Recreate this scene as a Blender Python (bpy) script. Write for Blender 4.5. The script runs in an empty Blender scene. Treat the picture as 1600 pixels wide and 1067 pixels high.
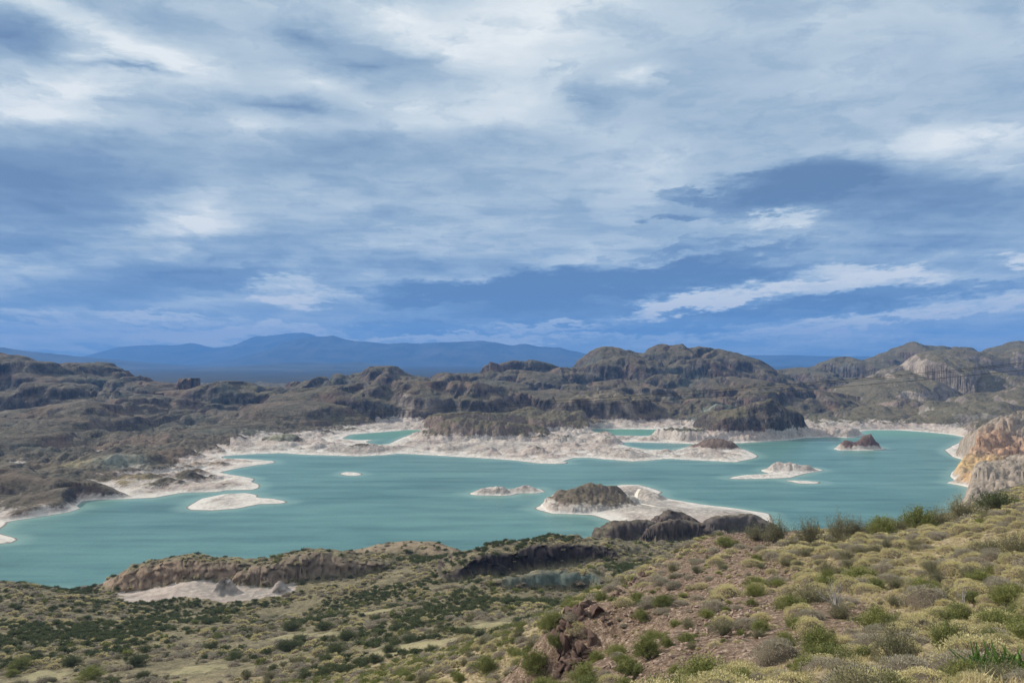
import bpy, math, random
import numpy as np
from mathutils import Vector, Matrix

R = math.radians
random.seed(7); rng = np.random.default_rng(7)
scene = bpy.context.scene
C = scene.collection

# ------------------------------------------------------------------ camera
CAMZ = 100.0; F = 1155.0; PITCH = math.atan(28.5 / F)
cd = bpy.data.cameras.new('camera'); cam = bpy.data.objects.new('camera', cd); C.objects.link(cam)
cam.location = (0, 0, CAMZ); cam.rotation_euler = (R(90) + PITCH, 0, 0)
cd.sensor_width = 36; cd.lens = 36 * F / 1600; cd.clip_start = 0.1; cd.clip_end = 60000
scene.camera = cam
scene.view_settings.view_transform = 'Standard'; scene.view_settings.look = 'None'
scene.view_settings.exposure = 0.0; scene.view_settings.gamma = 1.0
scene.cycles.volume_bounces = 0; scene.cycles.max_bounces = 5
scene.cycles.diffuse_bounces = 2; scene.cycles.glossy_bounces = 2; scene.cycles.transparent_max_bounces = 6

# ------------------------------------------------------------------ sun
SUN_AZ = R(-68); SUN_EL = R(32)          # azimuth from +Y (view direction), negative = left
sdir = Vector((math.sin(SUN_AZ) * math.cos(SUN_EL), math.cos(SUN_AZ) * math.cos(SUN_EL), math.sin(SUN_EL)))
sl = bpy.data.lights.new('sun', 'SUN'); sl.energy = 5.0; sl.angle = R(0.55); sl.color = (1.0, 0.93, 0.82)
so = bpy.data.objects.new('sun', sl); C.objects.link(so); so.location = (-300, 100, 400)
so.rotation_euler = sdir.to_track_quat('Z', 'Y').to_euler()

# ------------------------------------------------------------------ node helper
class NT:
    def __init__(s, tree): s.t = tree; s.n = tree.nodes; s.l = tree.links
    def node(s, typ, ins=None, **kw):
        n = s.n.new(typ)
        for k, v in kw.items(): setattr(n, k, v)
        for k, v in (ins or {}).items():
            if v is None: continue
            if isinstance(v, bpy.types.NodeSocket): s.l.new(v, n.inputs[k])
            else: n.inputs[k].default_value = v
        return n
    def math(s, op, a, b=None, c=None, clamp=False):
        n = s.node('ShaderNodeMath', {0: a, 1: b, 2: c}, operation=op, use_clamp=clamp); return n.outputs[0]
    def vmath(s, op, a, b=None):
        n = s.node('ShaderNodeVectorMath', {0: a, 1: b}, operation=op); return n.outputs[0]
    def scale(s, a, k):
        n = s.node('ShaderNodeVectorMath', {0: a, 'Scale': k}, operation='SCALE'); return n.outputs[0]
    def mix(s, f, a, b, blend='MIX'):
        n = s.node('ShaderNodeMix', {0: f}, data_type='RGBA', blend_type=blend)
        for i, v in ((6, a), (7, b)):
            if isinstance(v, bpy.types.NodeSocket): s.l.new(v, n.inputs[i])
            else: n.inputs[i].default_value = tuple(v) + ((1,) if len(v) == 3 else ())
        return n.outputs[2]
    def noise(s, vec, scale, detail=4, rough=0.55, dist=0.0, out=0, **kw):
        n = s.node('ShaderNodeTexNoise', {'Vector': vec, 'Scale': scale, 'Detail': detail, 'Roughness': rough, 'Distortion': dist}, **kw)
        return n.outputs[out]
    def ss(s, v, a, b, lo=0.0, hi=1.0, kind='SMOOTHSTEP'):
        n = s.node('ShaderNodeMapRange', {0: v, 1: a, 2: b, 3: lo, 4: hi}, interpolation_type=kind); return n.outputs[0]
    def mapping(s, vec, loc=(0, 0, 0), rot=(0, 0, 0), sc=(1, 1, 1), vt='POINT'):
        n = s.node('ShaderNodeMapping', {0: vec, 1: loc, 2: rot, 3: sc}, vector_type=vt); return n.outputs[0]
    def ramp(s, f, stops):
        n = s.node('ShaderNodeValToRGB', {0: f}); e = n.color_ramp.elements
        while len(e) < len(stops): e.new(0.5)
        for i, (p, c) in enumerate(stops):
            e[i].position = p; e[i].color = tuple(c) + (1,)
        return n.outputs[0]

def srgb(r, g, b):
    f = lambda c: (c / 255 / 12.92) if c <= 10 else ((c / 255 + 0.055) / 1.055) ** 2.4
    return (f(r), f(g), f(b))

# ------------------------------------------------------------------ world: Nishita sky behind a layered cloud cover
w = bpy.data.worlds.new('World'); scene.world = w; w.use_nodes = True
N = NT(w.node_tree); N.n.clear()
wout = N.node('ShaderNodeOutputWorld'); bg = N.node('ShaderNodeBackground', {1: 0.1})
N.l.new(bg.outputs[0], wout.inputs[0])
sky = N.node('ShaderNodeTexSky', sky_type='NISHITA', sun_disc=False, sun_elevation=SUN_EL, sun_rotation=SUN_AZ, altitude=500).outputs[0]
tc = N.node('ShaderNodeTexCoord').outputs['Generated']
sx = N.node('ShaderNodeSeparateXYZ', {0: tc})
yy = N.math('ADD', N.math('ABSOLUTE', sx.outputs[1]), 0.03)
U = N.math('DIVIDE', sx.outputs[0], yy); V = N.math('MAXIMUM', N.math('DIVIDE', sx.outputs[2], yy), 0.0)
flat = N.node('ShaderNodeCombineXYZ', {0: U, 1: V, 2: 0.0}).outputs[0]
# height-compressed coordinate: cloud layers look thinner and longer towards the horizon
vl = N.math('LOGARITHM', N.math('ADD', V, 0.085), 2.718281828)
persp = N.node('ShaderNodeCombineXYZ', {0: N.math('DIVIDE', U, N.math('ADD', V, 0.22)), 1: N.math('MULTIPLY', vl, 1.9), 2: 0.0}).outputs[0]
def cvec(vec, scale, det, amp, rough=0.55):
    v = N.vmath('SUBTRACT', N.noise(vec, scale, det, rough, out=1), (0.5, 0.5, 0.5))
    return N.vmath('MULTIPLY', v, amp)
warpA = cvec(persp, 1.3, 3, (0.12, 0.06, 0))          # slow bends
warpB = cvec(persp, 5.0, 6, (0.085, 0.042, 0), 0.62)       # ragged rims
warpC = cvec(persp, 20.0, 4, (0.020, 0.010, 0), 0.6)
P = N.vmath('ADD', N.vmath('ADD', flat, warpA), N.vmath('ADD', warpB, warpC))
Pc = N.vmath('ADD', N.vmath('ADD', flat, N.scale(warpB, 1.5)), N.scale(warpC, 1.6))
def px2sky(px, py): return ((px - 800) / F, (562 - py) / F)
#          cx   cy   rx   ry  rot  weight
BLOBS = [(130, 155, 290, 60, 2, .46), (90, 200, 260, 32, -3, .46), (250, 95, 300, 40, -24, .44), (470, 135, 140, 28, -8, .26), (610, 45, 230, 60, -10, .40), (60, 18, 190, 26, -18, .24),
         (830, 50, 260, 170, 0, .46), (800, 180, 170, 50, 0, .18), (640, 175, 170, 34, -6, .28), (640, 205, 260, 28, 3, .20), (392, 214, 90, 34, 0, .26), (700, 88, 100, 36, 0, .16),
         (1480, 228, 290, 44, 7, .46), (1560, 260, 200, 36, 4, .26), (1010, 300, 330, 150, 0, .16), (1250, 130, 480, 170, 0, .12), (920, 205, 90, 20, 0, .10),
         (1005, 124, 60, 22, 5, .34), (160, 104, 90, 22, 0, .30), (40, 420, 170, 22, 0, .18), (320, 352, 150, 40, 2, .62), (470, 300, 200, 40, 0, .10), (560, 390, 220, 30, 0, .08),
         (60, 285, 400, 70, 0, -.62), (80, 335, 250, 46, -4, -.40), (60, 385, 220, 34, 0, -.44), (300, 425, 330, 40, 0, -.26), (230, 462, 280, 28, 0, -.34), (620, 400, 300, 40, 0, -.12),
         (480, 62, 130, 40, -12, -.42), (50, 70, 170, 50, -10, -.50), (220, 122, 150, 10, -4, -.36), (430, 172, 150, 24, -14, -.40), (560, 110, 120, 18, 0, -.24), (600, 250, 200, 30, 0, -.16), (650, 98, 150, 20, -5, -.22), (620, 232, 300, 30, 0, -.06),
         (1310, 290, 300, 62, 10, -.46), (1470, 330, 330, 70, 0, -.36), (1380, 395, 360, 46, 3, -.22), (930, 165, 60, 50, 0, -.20), (1190, 100, 240, 80, 0, -.05), (640, 500, 260, 34, 0, -.10)]
CRISP = [(1110, 468, 180, 20, 13, .38), (1040, 484, 120, 12, 8, .30), (1345, 432, 130, 15, -3, .38), (1270, 452, 110, 12, 0, .30), (1480, 486, 280, 13, 6, .26), (1330, 506, 200, 7, 6, .2),
         (1595, 407, 60, 16, 0, .34), (462, 460, 75, 26, 0, .24), (500, 470, 110, 10, 0, .14), (270, 497, 150, 8, -3, .26), (200, 530, 420, 20, 2, .26), (430, 522, 240, 12, 2, .18),
         (720, 528, 270, 7, 0, .28), (1215, 345, 90, 12, 8, .24), (925, 455, 60, 6, 0, .34), (1120, 528, 420, 6, 1, .20), (860, 512, 200, 6, 0, .26), (1380, 540, 300, 8, 0, .14), (60, 505, 200, 12, 0, .18),
         (950, 445, 420, 26, 3, -.46), (800, 462, 260, 26, 0, -.34), (1100, 412, 230, 13, 12, -.26), (1240, 290, 170, 34, 14, -.24), (1110, 330, 120, 26, 4, -.20), (1060, 314, 60, 9, 0, -.26),
         (1050, 349, 55, 8, 0, -.26), (1200, 285, 110, 8, 0, -.10), (900, 490, 240, 16, 0, -.32), (1130, 500, 330, 14, 5, -.30), (1350, 468, 330, 12, 5, -.30), (1050, 395, 190, 9, 10, -.16), (640, 514, 170, 12, 0, -.26), (340, 440, 190, 16, 4, -.20)]
acc = N.math('MULTIPLY_ADD', V, 0.22, 0.50)
for (L, vec, gt) in ((BLOBS, P, 'QUADRATIC_SPHERE'), (CRISP, Pc, 'SPHERICAL')):
    for cx, cy, rx, ry, rot, wt in L:
        a, b = px2sky(cx, cy)
        m = N.mapping(vec, loc=(a, b, 0), rot=(0, 0, R(rot)), sc=(rx / F * 1.15, ry / F * 1.25, 1), vt='TEXTURE')
        g = N.node('ShaderNodeTexGradient', {0: m}, gradient_type=gt).outputs[1]
        if gt == 'SPHERICAL': g = N.ss(g, 0.04, 0.60)
        acc = N.math('MULTIPLY_ADD', g, wt, acc)
# billowing detail: noise of the warped place, stronger where there is cloud to light
d1 = N.noise(N.vmath('ADD', persp, N.scale(warpA, 6.0)), 2.1, 9, 0.58, 0.25)
d2 = N.noise(N.vmath('ADD', N.mapping(persp, rot=(0, 0, R(12))), N.scale(warpB, 5.0)), 6.5, 8, 0.60, 0.15)
bil = N.math('MULTIPLY', N.math('ABSOLUTE', N.math('SUBTRACT', d2, 0.5)), 2.0)
acc = N.math('MULTIPLY_ADD', N.math('SUBTRACT', d1, 0.5), 0.62, acc)
acc = N.math('MULTIPLY_ADD', N.math('SUBTRACT', d2, 0.5), 0.44, acc)
d3 = N.noise(N.vmath('ADD', N.mapping(flat, rot=(0, 0, R(-3)), sc=(1.0, 9.0, 1)), N.scale(warpB, 2.0)), 5.0, 7, 0.6, 0.2)
acc = N.math('MULTIPLY_ADD', N.math('MULTIPLY', N.math('SUBTRACT', d3, 0.46), N.ss(V, 0.34, 0.10)), 0.85, acc)
lit = N.ss(acc, 0.50, 0.8)
acc = N.math('MULTIPLY_ADD', N.math('MULTIPLY', N.math('SUBTRACT', bil, 0.16), lit), -0.35, acc)
low = N.ramp(acc, [(0.0, srgb(92, 125, 168)), (0.28, srgb(120, 152, 188)), (0.5, srgb(160, 185, 208)), (0.72, srgb(204, 219, 228)), (0.95, srgb(240, 243, 240))])
high = N.ramp(acc, [(0.05, srgb(104, 132, 166)), (0.3, srgb(128, 154, 184)), (0.52, srgb(160, 183, 204)), (0.76, srgb(200, 215, 225)), (1.0, srgb(240, 245, 246))])
cloud = N.mix(N.ss(V, 0.05, 0.27), low, high)
cloud10 = N.node('ShaderNodeVectorMath', {0: cloud, 'Scale': 10.0}, operation='SCALE').outputs[0]
clear = N.math('MULTIPLY', N.ss(acc, 0.42, 0.2), 0.10)
N.l.new(N.mix(clear, cloud10, sky), bg.inputs[0])

# ------------------------------------------------------------------ projection helpers (photo pixel -> a point of the place)
cp, sp = math.cos(PITCH), math.sin(PITCH)
def ray(px, py):
    x = (px - 800) / F; u = -(py - 533.5) / F
    Y = cp - u * sp; Z = sp + u * cp
    return x / Y, Z / Y
def at_d(px, py, d):
    a, b = ray(px, py); return (a * d, d, CAMZ + b * d)
def at_z(px, py, z=0.0):
    a, b = ray(px, py); d = (z - CAMZ) / b
    return (a * d, d, z)
def shore(lst):
    o = []
    for p in lst:
        if p[0] == 'd': o.append(((p[1] - 800) / F * p[2], p[2]))
        else: q = at_z(*p); o.append((q[0], q[1]))
    return np.array(o)

# ------------------------------------------------------------------ numpy gradient noise
_perm = rng.permutation(4096)
_ang = rng.random(4096) * 2 * np.pi; _gx = np.cos(_ang).astype(np.float32); _gy = np.sin(_ang).astype(np.float32)
def perlin(x, y):
    xi = np.floor(x).astype(np.int64); yi = np.floor(y).astype(np.int64)
    xf = (x - xi).astype(np.float32); yf = (y - yi).astype(np.float32)
    u = xf * xf * xf * (xf * (xf * 6 - 15) + 10); v = yf * yf * yf * (yf * (yf * 6 - 15) + 10)
    def g(i, j, dx, dy):
        h = _perm[(_perm[i & 4095] + j) & 4095]; return _gx[h] * dx + _gy[h] * dy
    a = g(xi, yi, xf, yf); b = g(xi + 1, yi, xf - 1, yf); c = g(xi, yi + 1, xf, yf - 1); d = g(xi + 1, yi + 1, xf - 1, yf - 1)
    return (a + (b - a) * u + (c - a) * v + (a - b - c + d) * u * v) * 1.5
def fbm(x, y, wl, octv=4, gain=0.5):
    s = 0; a = 1.0
    for i in range(octv):
        s = s + a * perlin(x / wl + 17.3 * i, y / wl - 9.1 * i); a *= gain; wl = wl * 0.5
    return s
def billow(x, y, wl, octv=4, gain=0.5):     # rounded lumps with sharp creases between them: 0 (crease) .. 1 (top)
    s = 0; a = 1.0; t = 0
    for i in range(octv):
        s = s + a * np.abs(perlin(x / wl + 31.7 * i, y / wl + 5.3 * i)); t += a; a *= gain; wl = wl * 0.5
    return s / t * 1.7
def sstep(v, a, b):
    t = np.clip((v - a) / (b - a), 0, 1); return t * t * (3 - 2 * t)

# ------------------------------------------------------------------ shore outline
lake = shore([('d', -900, 300), ('d', -400, 305), ('d', 0, 312), (60, 922), (110, 925), (165, 924), ('d', 190, 330), ('d', 250, 336), ('d', 420, 340), ('d', 560, 355), ('d', 650, 368),
    (702, 868), ('d', 725, 345), ('d', 800, 340), ('d', 880, 348), ('d', 925, 385), (942, 843), (952, 830), (963, 822), (948, 812), (925, 805), (900, 803.5), (862, 802.5), (832, 795),
    (845, 788), (858, 782), ('d', 872, 560), ('d', 920, 575), (972, 757), (1000, 757), (1018, 762), (1036, 768), (1028, 774), (1050, 780), (1065, 782), (1100, 788), (1150, 794), (1203, 802),
    ('d', 1235, 385), ('d', 1300, 340), ('d', 1400, 335), ('d', 1470, 400), (1482, 806), (1490, 796), (1506, 780), (1521, 768), (1518, 762), (1500, 758), (1478, 755), (1490, 750), (1485, 745),
    (1488, 738), (1502, 732), (1519, 723), (1510, 720), (1482, 711), (1475, 703), (1500, 690), (1513, 686), (1508, 683), (1490, 679), (1450, 675), (1400, 672), (1360, 672), (1342, 675),
    (1352, 679), (1345, 682), (1330, 684), (1290, 682.5), (1285, 683.5), (1257, 684), (1240, 687), (1200, 689.5), (1160, 692.5), (1090, 694), (1060, 693), (1000, 691.3), (977, 690.8), (970, 694),
    (985, 698), (1010, 702), (1055, 703), ('d', 1085, 868), ('d', 1130, 872), (1165, 702), (1182, 710), (1188, 713), (1180, 716), (1160, 720), (1150, 722.5), (1100, 720), (1040, 717), (1010, 720),
    (990, 721.3), (960, 719), (920, 715.5), (897, 716), (880, 720.5), (893, 724), (870, 725), (835, 724), (820, 721.5), (800, 719), (750, 716), (700, 713), (640, 709.5), (620, 709), (600, 711.3),
    (560, 713), (480, 711), (440, 708), (400, 709.5), (350, 712.5), (344, 715.5), (400, 717.5), (428, 720), (432, 723), (400, 727), (365, 733), (345, 738), (400, 748), (394, 752), (407, 757), (406, 762),
    (395, 765.5), (352, 766), (345, 768), (285, 770), (265, 774), (240, 778), (150, 781), (128, 783), (121, 790), (128, 794), (110, 800), (60, 808), (12, 815), (10, 820), (0, 826), (-5, 832), (10, 836),
    (24, 839), (29, 843), (20, 848), (0, 850), (-120, 850), (-350, 845), (-900, 840)])
arm1 = shore([(548, 679), (600, 675), (640, 671.5), (672, 672), (630, 683), (606, 694), (585, 695), (572, 690), (592, 686.7), (560, 687.5), (535, 685.5)])
arm2 = shore([(922, 670), (960, 670.3), (1010, 671), (1075, 671), (1052, 675), (1035, 680), (1000, 681), (960, 680), (938, 678), (925, 674)])
isl = {
 'flat': shore([(288, 793), (296, 797), (335, 797.5), (370, 795), (405, 788), (440, 787), (454, 784), (430, 779), (402, 777), (405, 773), (385, 769.5), (350, 771.5), (312, 779)]),
 'dot': shore([(529, 740), (537, 743), (555, 743.6), (571, 741.2), (555, 737.5), (540, 737)]),
 'white': shore([(729, 771), (740, 773.5), (780, 774.7), (798, 774), (812, 770.5), (835, 770.5), (854, 768.5), (845, 763), (800, 764), (760, 765)]),
 'bar': shore([(1131, 747), (1150, 749), (1200, 748), (1235, 746.5), (1265, 739), (1289, 735), (1275, 731), (1200, 731), (1186, 735), (1200, 740), (1160, 742)]),
 'sliver': shore([(1220, 750), (1235, 750), (1260, 750.6), (1288, 753.5), (1275, 756), (1250, 756), (1232, 752.4)]),
 'knob': shore([(1302, 701), (1310, 703.5), (1350, 704.2), (1378, 703), (1384, 701), (1372, 696.5), (1310, 696.5)]),
}
ISN = list(isl)
polys = [lake, arm1, arm2] + [isl[k] for k in ISN]

def inside(poly, x, y):
    c = np.zeros(x.shape, bool); n = len(poly)
    for i in range(n):
        x1, y1 = poly[i]; x2, y2 = poly[(i + 1) % n]
        if y1 == y2: continue
        c ^= ((y1 > y) != (y2 > y)) & (x < (x2 - x1) * (y - y1) / (y2 - y1) + x1)
    return c
def segdist2(x, y, a, b):
    dx, dy = b[0] - a[0], b[1] - a[1]; L = dx * dx + dy * dy + 1e-9
    t = np.clip(((x - a[0]) * dx + (y - a[1]) * dy) / L, 0, 1)
    ex = x - a[0] - t * dx; ey = y - a[1] - t * dy
    return ex * ex + ey * ey, t

# ------------------------------------------------------------------ grid (columns by bearing, rows by distance)
UMAX = 1.05; NU = 1500; Y0 = 3.0; Y1 = 2900.0; NY = 1680
us = np.concatenate([np.linspace(-UMAX, -0.74, 90, endpoint=False), np.linspace(-0.74, 0.74, NU - 180), np.linspace(0.74, UMAX, 91)[1:]])
NU = len(us)
_l = np.linspace(math.log(Y0), math.log(Y1), 4000); _y = np.exp(_l)        # rows crowd together where there are cliffs
_w = 1 + 1.9 * np.exp(-((_y - 300) / 60) ** 4) + 0.5 * np.exp(-((_y - 560) / 140) ** 4) + 0.55 * np.exp(-((_y - 1450) / 420) ** 4)
_c = np.concatenate([[0], np.cumsum((_w[1:] + _w[:-1]) / 2)]); ly = np.interp(np.linspace(0, _c[-1], NY), _c, _l); ys = np.exp(ly)
UU, YY = np.meshgrid(us, ys); XX = UU * YY           # [row, col]
# coarse signed distance to the shore
cu = us[::4]; cly = ly[::3]
cU, cY = np.meshgrid(cu, np.exp(cly)); cX = cU * cY
d2 = np.full(cX.shape, 1e12); wat = np.zeros(cX.shape, bool)
for pl in polys:
    for i in range(len(pl)):
        dd, _ = segdist2(cX, cY, pl[i], pl[(i + 1) % len(pl)]); d2 = np.minimum(d2, dd)
    wat ^= inside(pl, cX, cY)
sd_c = np.sqrt(d2) * np.where(wat, -1, 1)
def upsample(a):
    r = np.empty((len(cly), NU)); 
    for j in range(len(cly)): r[j] = np.interp(us, cu, a[j])
    o = np.empty((NY, NU)); fi = np.interp(ly, cly, np.arange(len(cly))); i0 = np.minimum(fi.astype(int), len(cly) - 2); f = (fi - i0)[:, None]
    o[:] = r[i0] * (1 - f) + r[i0 + 1] * f
    return o
SD = upsample(sd_c)
SD += fbm(XX, YY, 40, 4, 0.55) * np.clip(YY / 260, 0.6, 3.2) * np.clip(np.abs(SD) / 6, 0.35, 1)

# ------------------------------------------------------------------ near ground: smooth surface through control points
near = [(885,1000,52),(905,975,58),(960,935,72),(1000,905,85),(1040,872,100),(1100,842,105),(1180,832,103),(1250,843,90),(1320,842,85),(1400,834,90),(1490,808,105),(1540,790,115),(1600,762,125),(1800,700,130),
 (1000,1067,32),(1100,1067,26),(1300,1067,20),(1500,1067,16),(1600,1067,14),(1200,1000,33),(1400,1000,30),(1600,950,32),(1200,920,55),(1400,900,50),(1600,850,60),(1300,870,65),(1050,950,60),(1000,1000,48),(920,1050,44),
 (800,1067,60),(880,1067,50),(600,1067,90),(500,1067,125),(300,1067,140),(0,1067,150),(860,975,118),(700,1000,140),(0,1000,190),(0,914,262),(60,918,272),(110,928,285),(250,938,282),(400,948,272),(500,1000,180),(300,1000,195),
 (600,950,230),(700,930,240),(850,940,200),(950,900,235),(700,890,285),(780,870,300),(880,862,300),(960,866,290),(1000,856,310),(480,950,262),(560,915,275),(620,890,290),(180,940,270),
 (-300,1000,200),(-300,920,260),(-300,1067,150),(-900,960,200)]
near += [(830,905,270),(930,890,266),(760,907,266),(700,914,266),(880,896,268),(800,924,229),(900,924,231),(945,916,232),(760,922,229),(300,911,294),(400,912,293),(470,915,288),(200,927,298),(350,930,284)]
ctrl = [at_d(*p) for p in near]
def wp(px, d, z): return ((px - 800) / F * d, d, z)
ctrl += [wp(1040,150,48), wp(1180,165,46), wp(1320,160,50), wp(1320,250,18), wp(1490,180,52), wp(1490,300,26), wp(1600,210,58), wp(1600,330,34), wp(1800,300,50), wp(1150,355,20), wp(1080,350,15), wp(1150,250,30), wp(1050,220,32),
         wp(1320,345,2), wp(1400,345,2), wp(1230,390,2), wp(1100,400,6), wp(940,400,4), wp(1000,430,3), wp(1050,430,4), wp(900,500,3), wp(1000,520,3),
         (0,0,98.2), (0,6,96.6), (-20,5,91), (-60,0,72), (-60,40,60), (-150,0,50), (-200,100,38), (30,5,101), (60,40,98), (120,60,100), (200,120,100), (-35,60,66)]
ctrl = np.array(ctrl)
def mq(dx, dy): return np.sqrt(dx * dx + dy * dy + 16.0)
A = mq(ctrl[:, None, 0] - ctrl[None, :, 0], ctrl[:, None, 1] - ctrl[None, :, 1])
n = len(ctrl); AA = np.zeros((n + 3, n + 3)); AA[:n, :n] = A; AA[:n, n] = 1; AA[:n, n + 1] = ctrl[:, 0]; AA[:n, n + 2] = ctrl[:, 1]; AA[n:, :n] = AA[:n, n:].T
sol = np.linalg.solve(AA, np.concatenate([ctrl[:, 2], [0, 0, 0]]))
near_c = sol[n] + sol[n + 1] * cX + sol[n + 2] * cY
for i in range(n): near_c = near_c + sol[i] * mq(cX - ctrl[i, 0], cY - ctrl[i, 1])
NEAR = upsample(near_c)
nearw = sstep(YY, 560, 430)                 # near surface fades out under the lake
BEACH = np.where(SD > 0, 0.9 * (1 - np.exp(-SD / 10)) + 0.02 * np.minimum(SD, 150), SD * 0.35)

# ------------------------------------------------------------------ ridges: crest line (px, py, distance), front width, back width, profile power, group
# profile: h = crest * (1 - t^p)  (p large = steep-sided mesa, p ~ 1 = even slope)
RID = []
def ridge(g, pts, wf, wb, p=2.0, k=1.0): RID.append((g, [at_d(*q) for q in pts], wf, wb, p, k))
# left land
ridge('near_left', [(-300,700,540),(-150,718,530),(0,733,520),(20,735,520),(45,742,515),(60,762,505),(80,785,492)], 38, 60, 2.2)
ridge('left', [(90,750,600),(140,728,650),(165,713,680),(200,716,680),(240,713,700),(270,713,720),(300,720,720),(340,738,700)], 46, 60, 2.0)
ridge('left', [(95,757,570),(160,752,580),(220,752,585),(300,755,578),(330,760,570)], 22, 25, 1.8)
ridge('left', [(250,712,740),(300,712,790),(350,716,790)], 15, 20, 1.5)
ridge('left', [(-200,690,800),(-100,690,800),(0,684,800),(60,688,800),(120,682,820),(180,679,850),(230,690,850),(250,704,830)], 120, 100, 1.5)
ridge('left', [(-200,640,1000),(0,645,1000),(80,650,1000),(130,640,1020),(200,650,1050),(260,660,1000),(305,674,980)], 150, 120, 1.8)
ridge('left', [(-200,612,1150),(0,620,1150),(60,605,1150),(110,600,1150),(150,611,1150),(190,624,1150),(255,640,1100)], 80, 150, 3.0)
ridge('left', [(-300,540,1350),(0,551,1350),(30,556,1350),(50,561,1350),(66,575,1330),(92,592,1300)], 110, 150, 2.4)
ridge('left', [(70,567,1450),(100,566,1450),(140,567,1450),(158,577,1430),(185,581,1420),(198,590,1400),(210,601,1400)], 130, 150, 2.6)
ridge('left', [(200,600,1500),(240,600,1500),(270,601,1500),(296,611,1480)], 180, 150, 1.8)
ridge('left', [(290,616,1300),(325,607,1300),(350,602,1300),(390,606,1300),(420,604,1300),(445,607,1300),(470,613,1280),(486,626,1250)], 60, 120, 3.0)
ridge('left', [(150,640,1150),(230,642,1200),(300,636,1200),(400,646,1150),(470,640,1150)], 130, 100, 1.6)
ridge('left', [(330,672,1000),(380,666,1020),(440,668,1020),(500,672,1020),(530,680,980)], 90, 60, 1.6)
ridge('left', [(400,690,880),(430,684,890),(460,685,890),(490,694,880)], 22, 30, 1.7)
# plateau with cliffs
ridge('plateau', [(430,606,1500),(460,603,1500),(500,589,1550),(560,579,1600),(610,577,1600),(650,581,1600),(700,579,1600),(755,579,1600),(800,582,1620),(880,590,1650)], 330, 200, 1.25)
ridge('plateau', [(480,620,1260),(520,610,1260),(560,604,1250),(600,600,1250),(660,603,1250),(720,602,1250),(760,606,1290),(820,618,1300),(870,626,1280)], 115, 150, 3.2)
ridge('plateau', [(757,572,1700),(764,570,1700),(776,573,1700)], 12, 30, 4)
ridge('plateau', [(785,572,1750),(800,568,1750),(830,567,1750),(850,571,1750),(872,579,1750)], 40, 60, 3)
# central mountain
ridge('mountain', [(870,584,1750),(890,571,1750),(905,560,1750),(930,548,1750),(945,544,1750),(960,543,1780),(985,547,1800),(1005,549,1800),(1022,543,1800),(1032,538,1800),(1048,535,1800),(1066,534,1800),(1078,540,1800),(1092,537,1800),(1110,541,1790),(1122,550,1760),(1132,554,1750),(1150,562,1700),(1175,580,1650),(1196,593,1600),(1215,604,1560)], 240, 200, 1.7)
ridge('mountain', [(905,572,1640),(940,563,1640),(985,562,1640),(1010,570,1620)], 90, 120, 2.4)
ridge('mountain', [(1040,565,1640),(1090,560,1640),(1130,572,1600),(1165,590,1560)], 110, 120, 2.2)
ridge('mountain', [(790,645,1230),(840,628,1300),(900,606,1450),(960,600,1450),(1020,591,1500),(1080,587,1500),(1140,592,1450),(1200,601,1400),(1250,615,1350),(1290,640,1280)], 260, 200, 1.5)
ridge('mountain', [(850,634,1200),(900,620,1200),(960,617,1200),(1020,620,1200),(1080,630,1200),(1130,640,1180)], 80, 150, 3.0)
ridge('mountain', [(1080,655,1110),(1100,642,1120),(1130,636,1130),(1155,643,1120),(1170,655,1110)], 45, 60, 2.2)
ridge('mountain', [(1200,612,1300),(1240,612,1300),(1270,622,1250),(1300,645,1200)], 90, 100, 2.4)
# headland with the flat dark hill
ridge('headland', [(1085,668,930),(1120,650,950),(1150,638,960),(1180,633,960),(1208,634,955),(1232,644,945),(1252,662,935),(1266,678,925)], 40, 60, 3.0)
ridge('headland', [(1070,682,920),(1140,676,925),(1220,676,922),(1255,679,915)], 26, 30, 1.6)
ridge('headland', [(1285,672,960),(1308,661,970),(1330,664,970),(1346,674,955)], 26, 40, 2.0)
ridge('headland', [(1000,686,925),(1050,680,935),(1100,676,940)], 22, 30, 1.5)
# central peninsula
ridge('peninsula', [(645,674,1010),(660,664,1020),(685,648,1030),(720,644,1030),(760,648,1030),(800,652,1050),(830,640,1100)], 55, 60, 2.2)
ridge('peninsula', [(630,693,915),(650,685,920),(680,671,930),(720,661,935),(745,656,935),(790,658,930),(815,664,925),(838,680,905),(848,697,880)], 50, 60, 2.0)
ridge('peninsula', [(790,664,1040),(820,655,1050),(850,649,1050),(875,648,1050),(895,650,1045),(910,660,1030),(922,676,1000)], 45, 80, 2.8)
ridge('peninsula', [(850,694,880),(868,684,885),(880,686,885),(895,696,875)], 20, 22, 1.8)
ridge('peninsula', [(905,700,860),(930,690,880),(950,684,885),(965,686,882),(985,700,865)], 26, 26, 1.8)
ridge('peninsula', [(818,718,765),(832,710,775),(850,707,780),(870,710,775),(890,719,765)], 16, 30, 2.0)
ridge('peninsula', [(900,712,790),(960,708,820),(1020,704,830),(1060,704,830)], 26, 26, 1.6)
ridge('brown_knoll', [(1056,704,830),(1062,695,838),(1068,694,838),(1076,703,832)], 12, 14, 2.0)
ridge('brown_knoll', [(1080,706,825),(1092,694,832),(1108,688,838),(1130,688,840),(1150,692,836),(1168,703,822),(1184,711,805)], 26, 24, 2.4)
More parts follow.
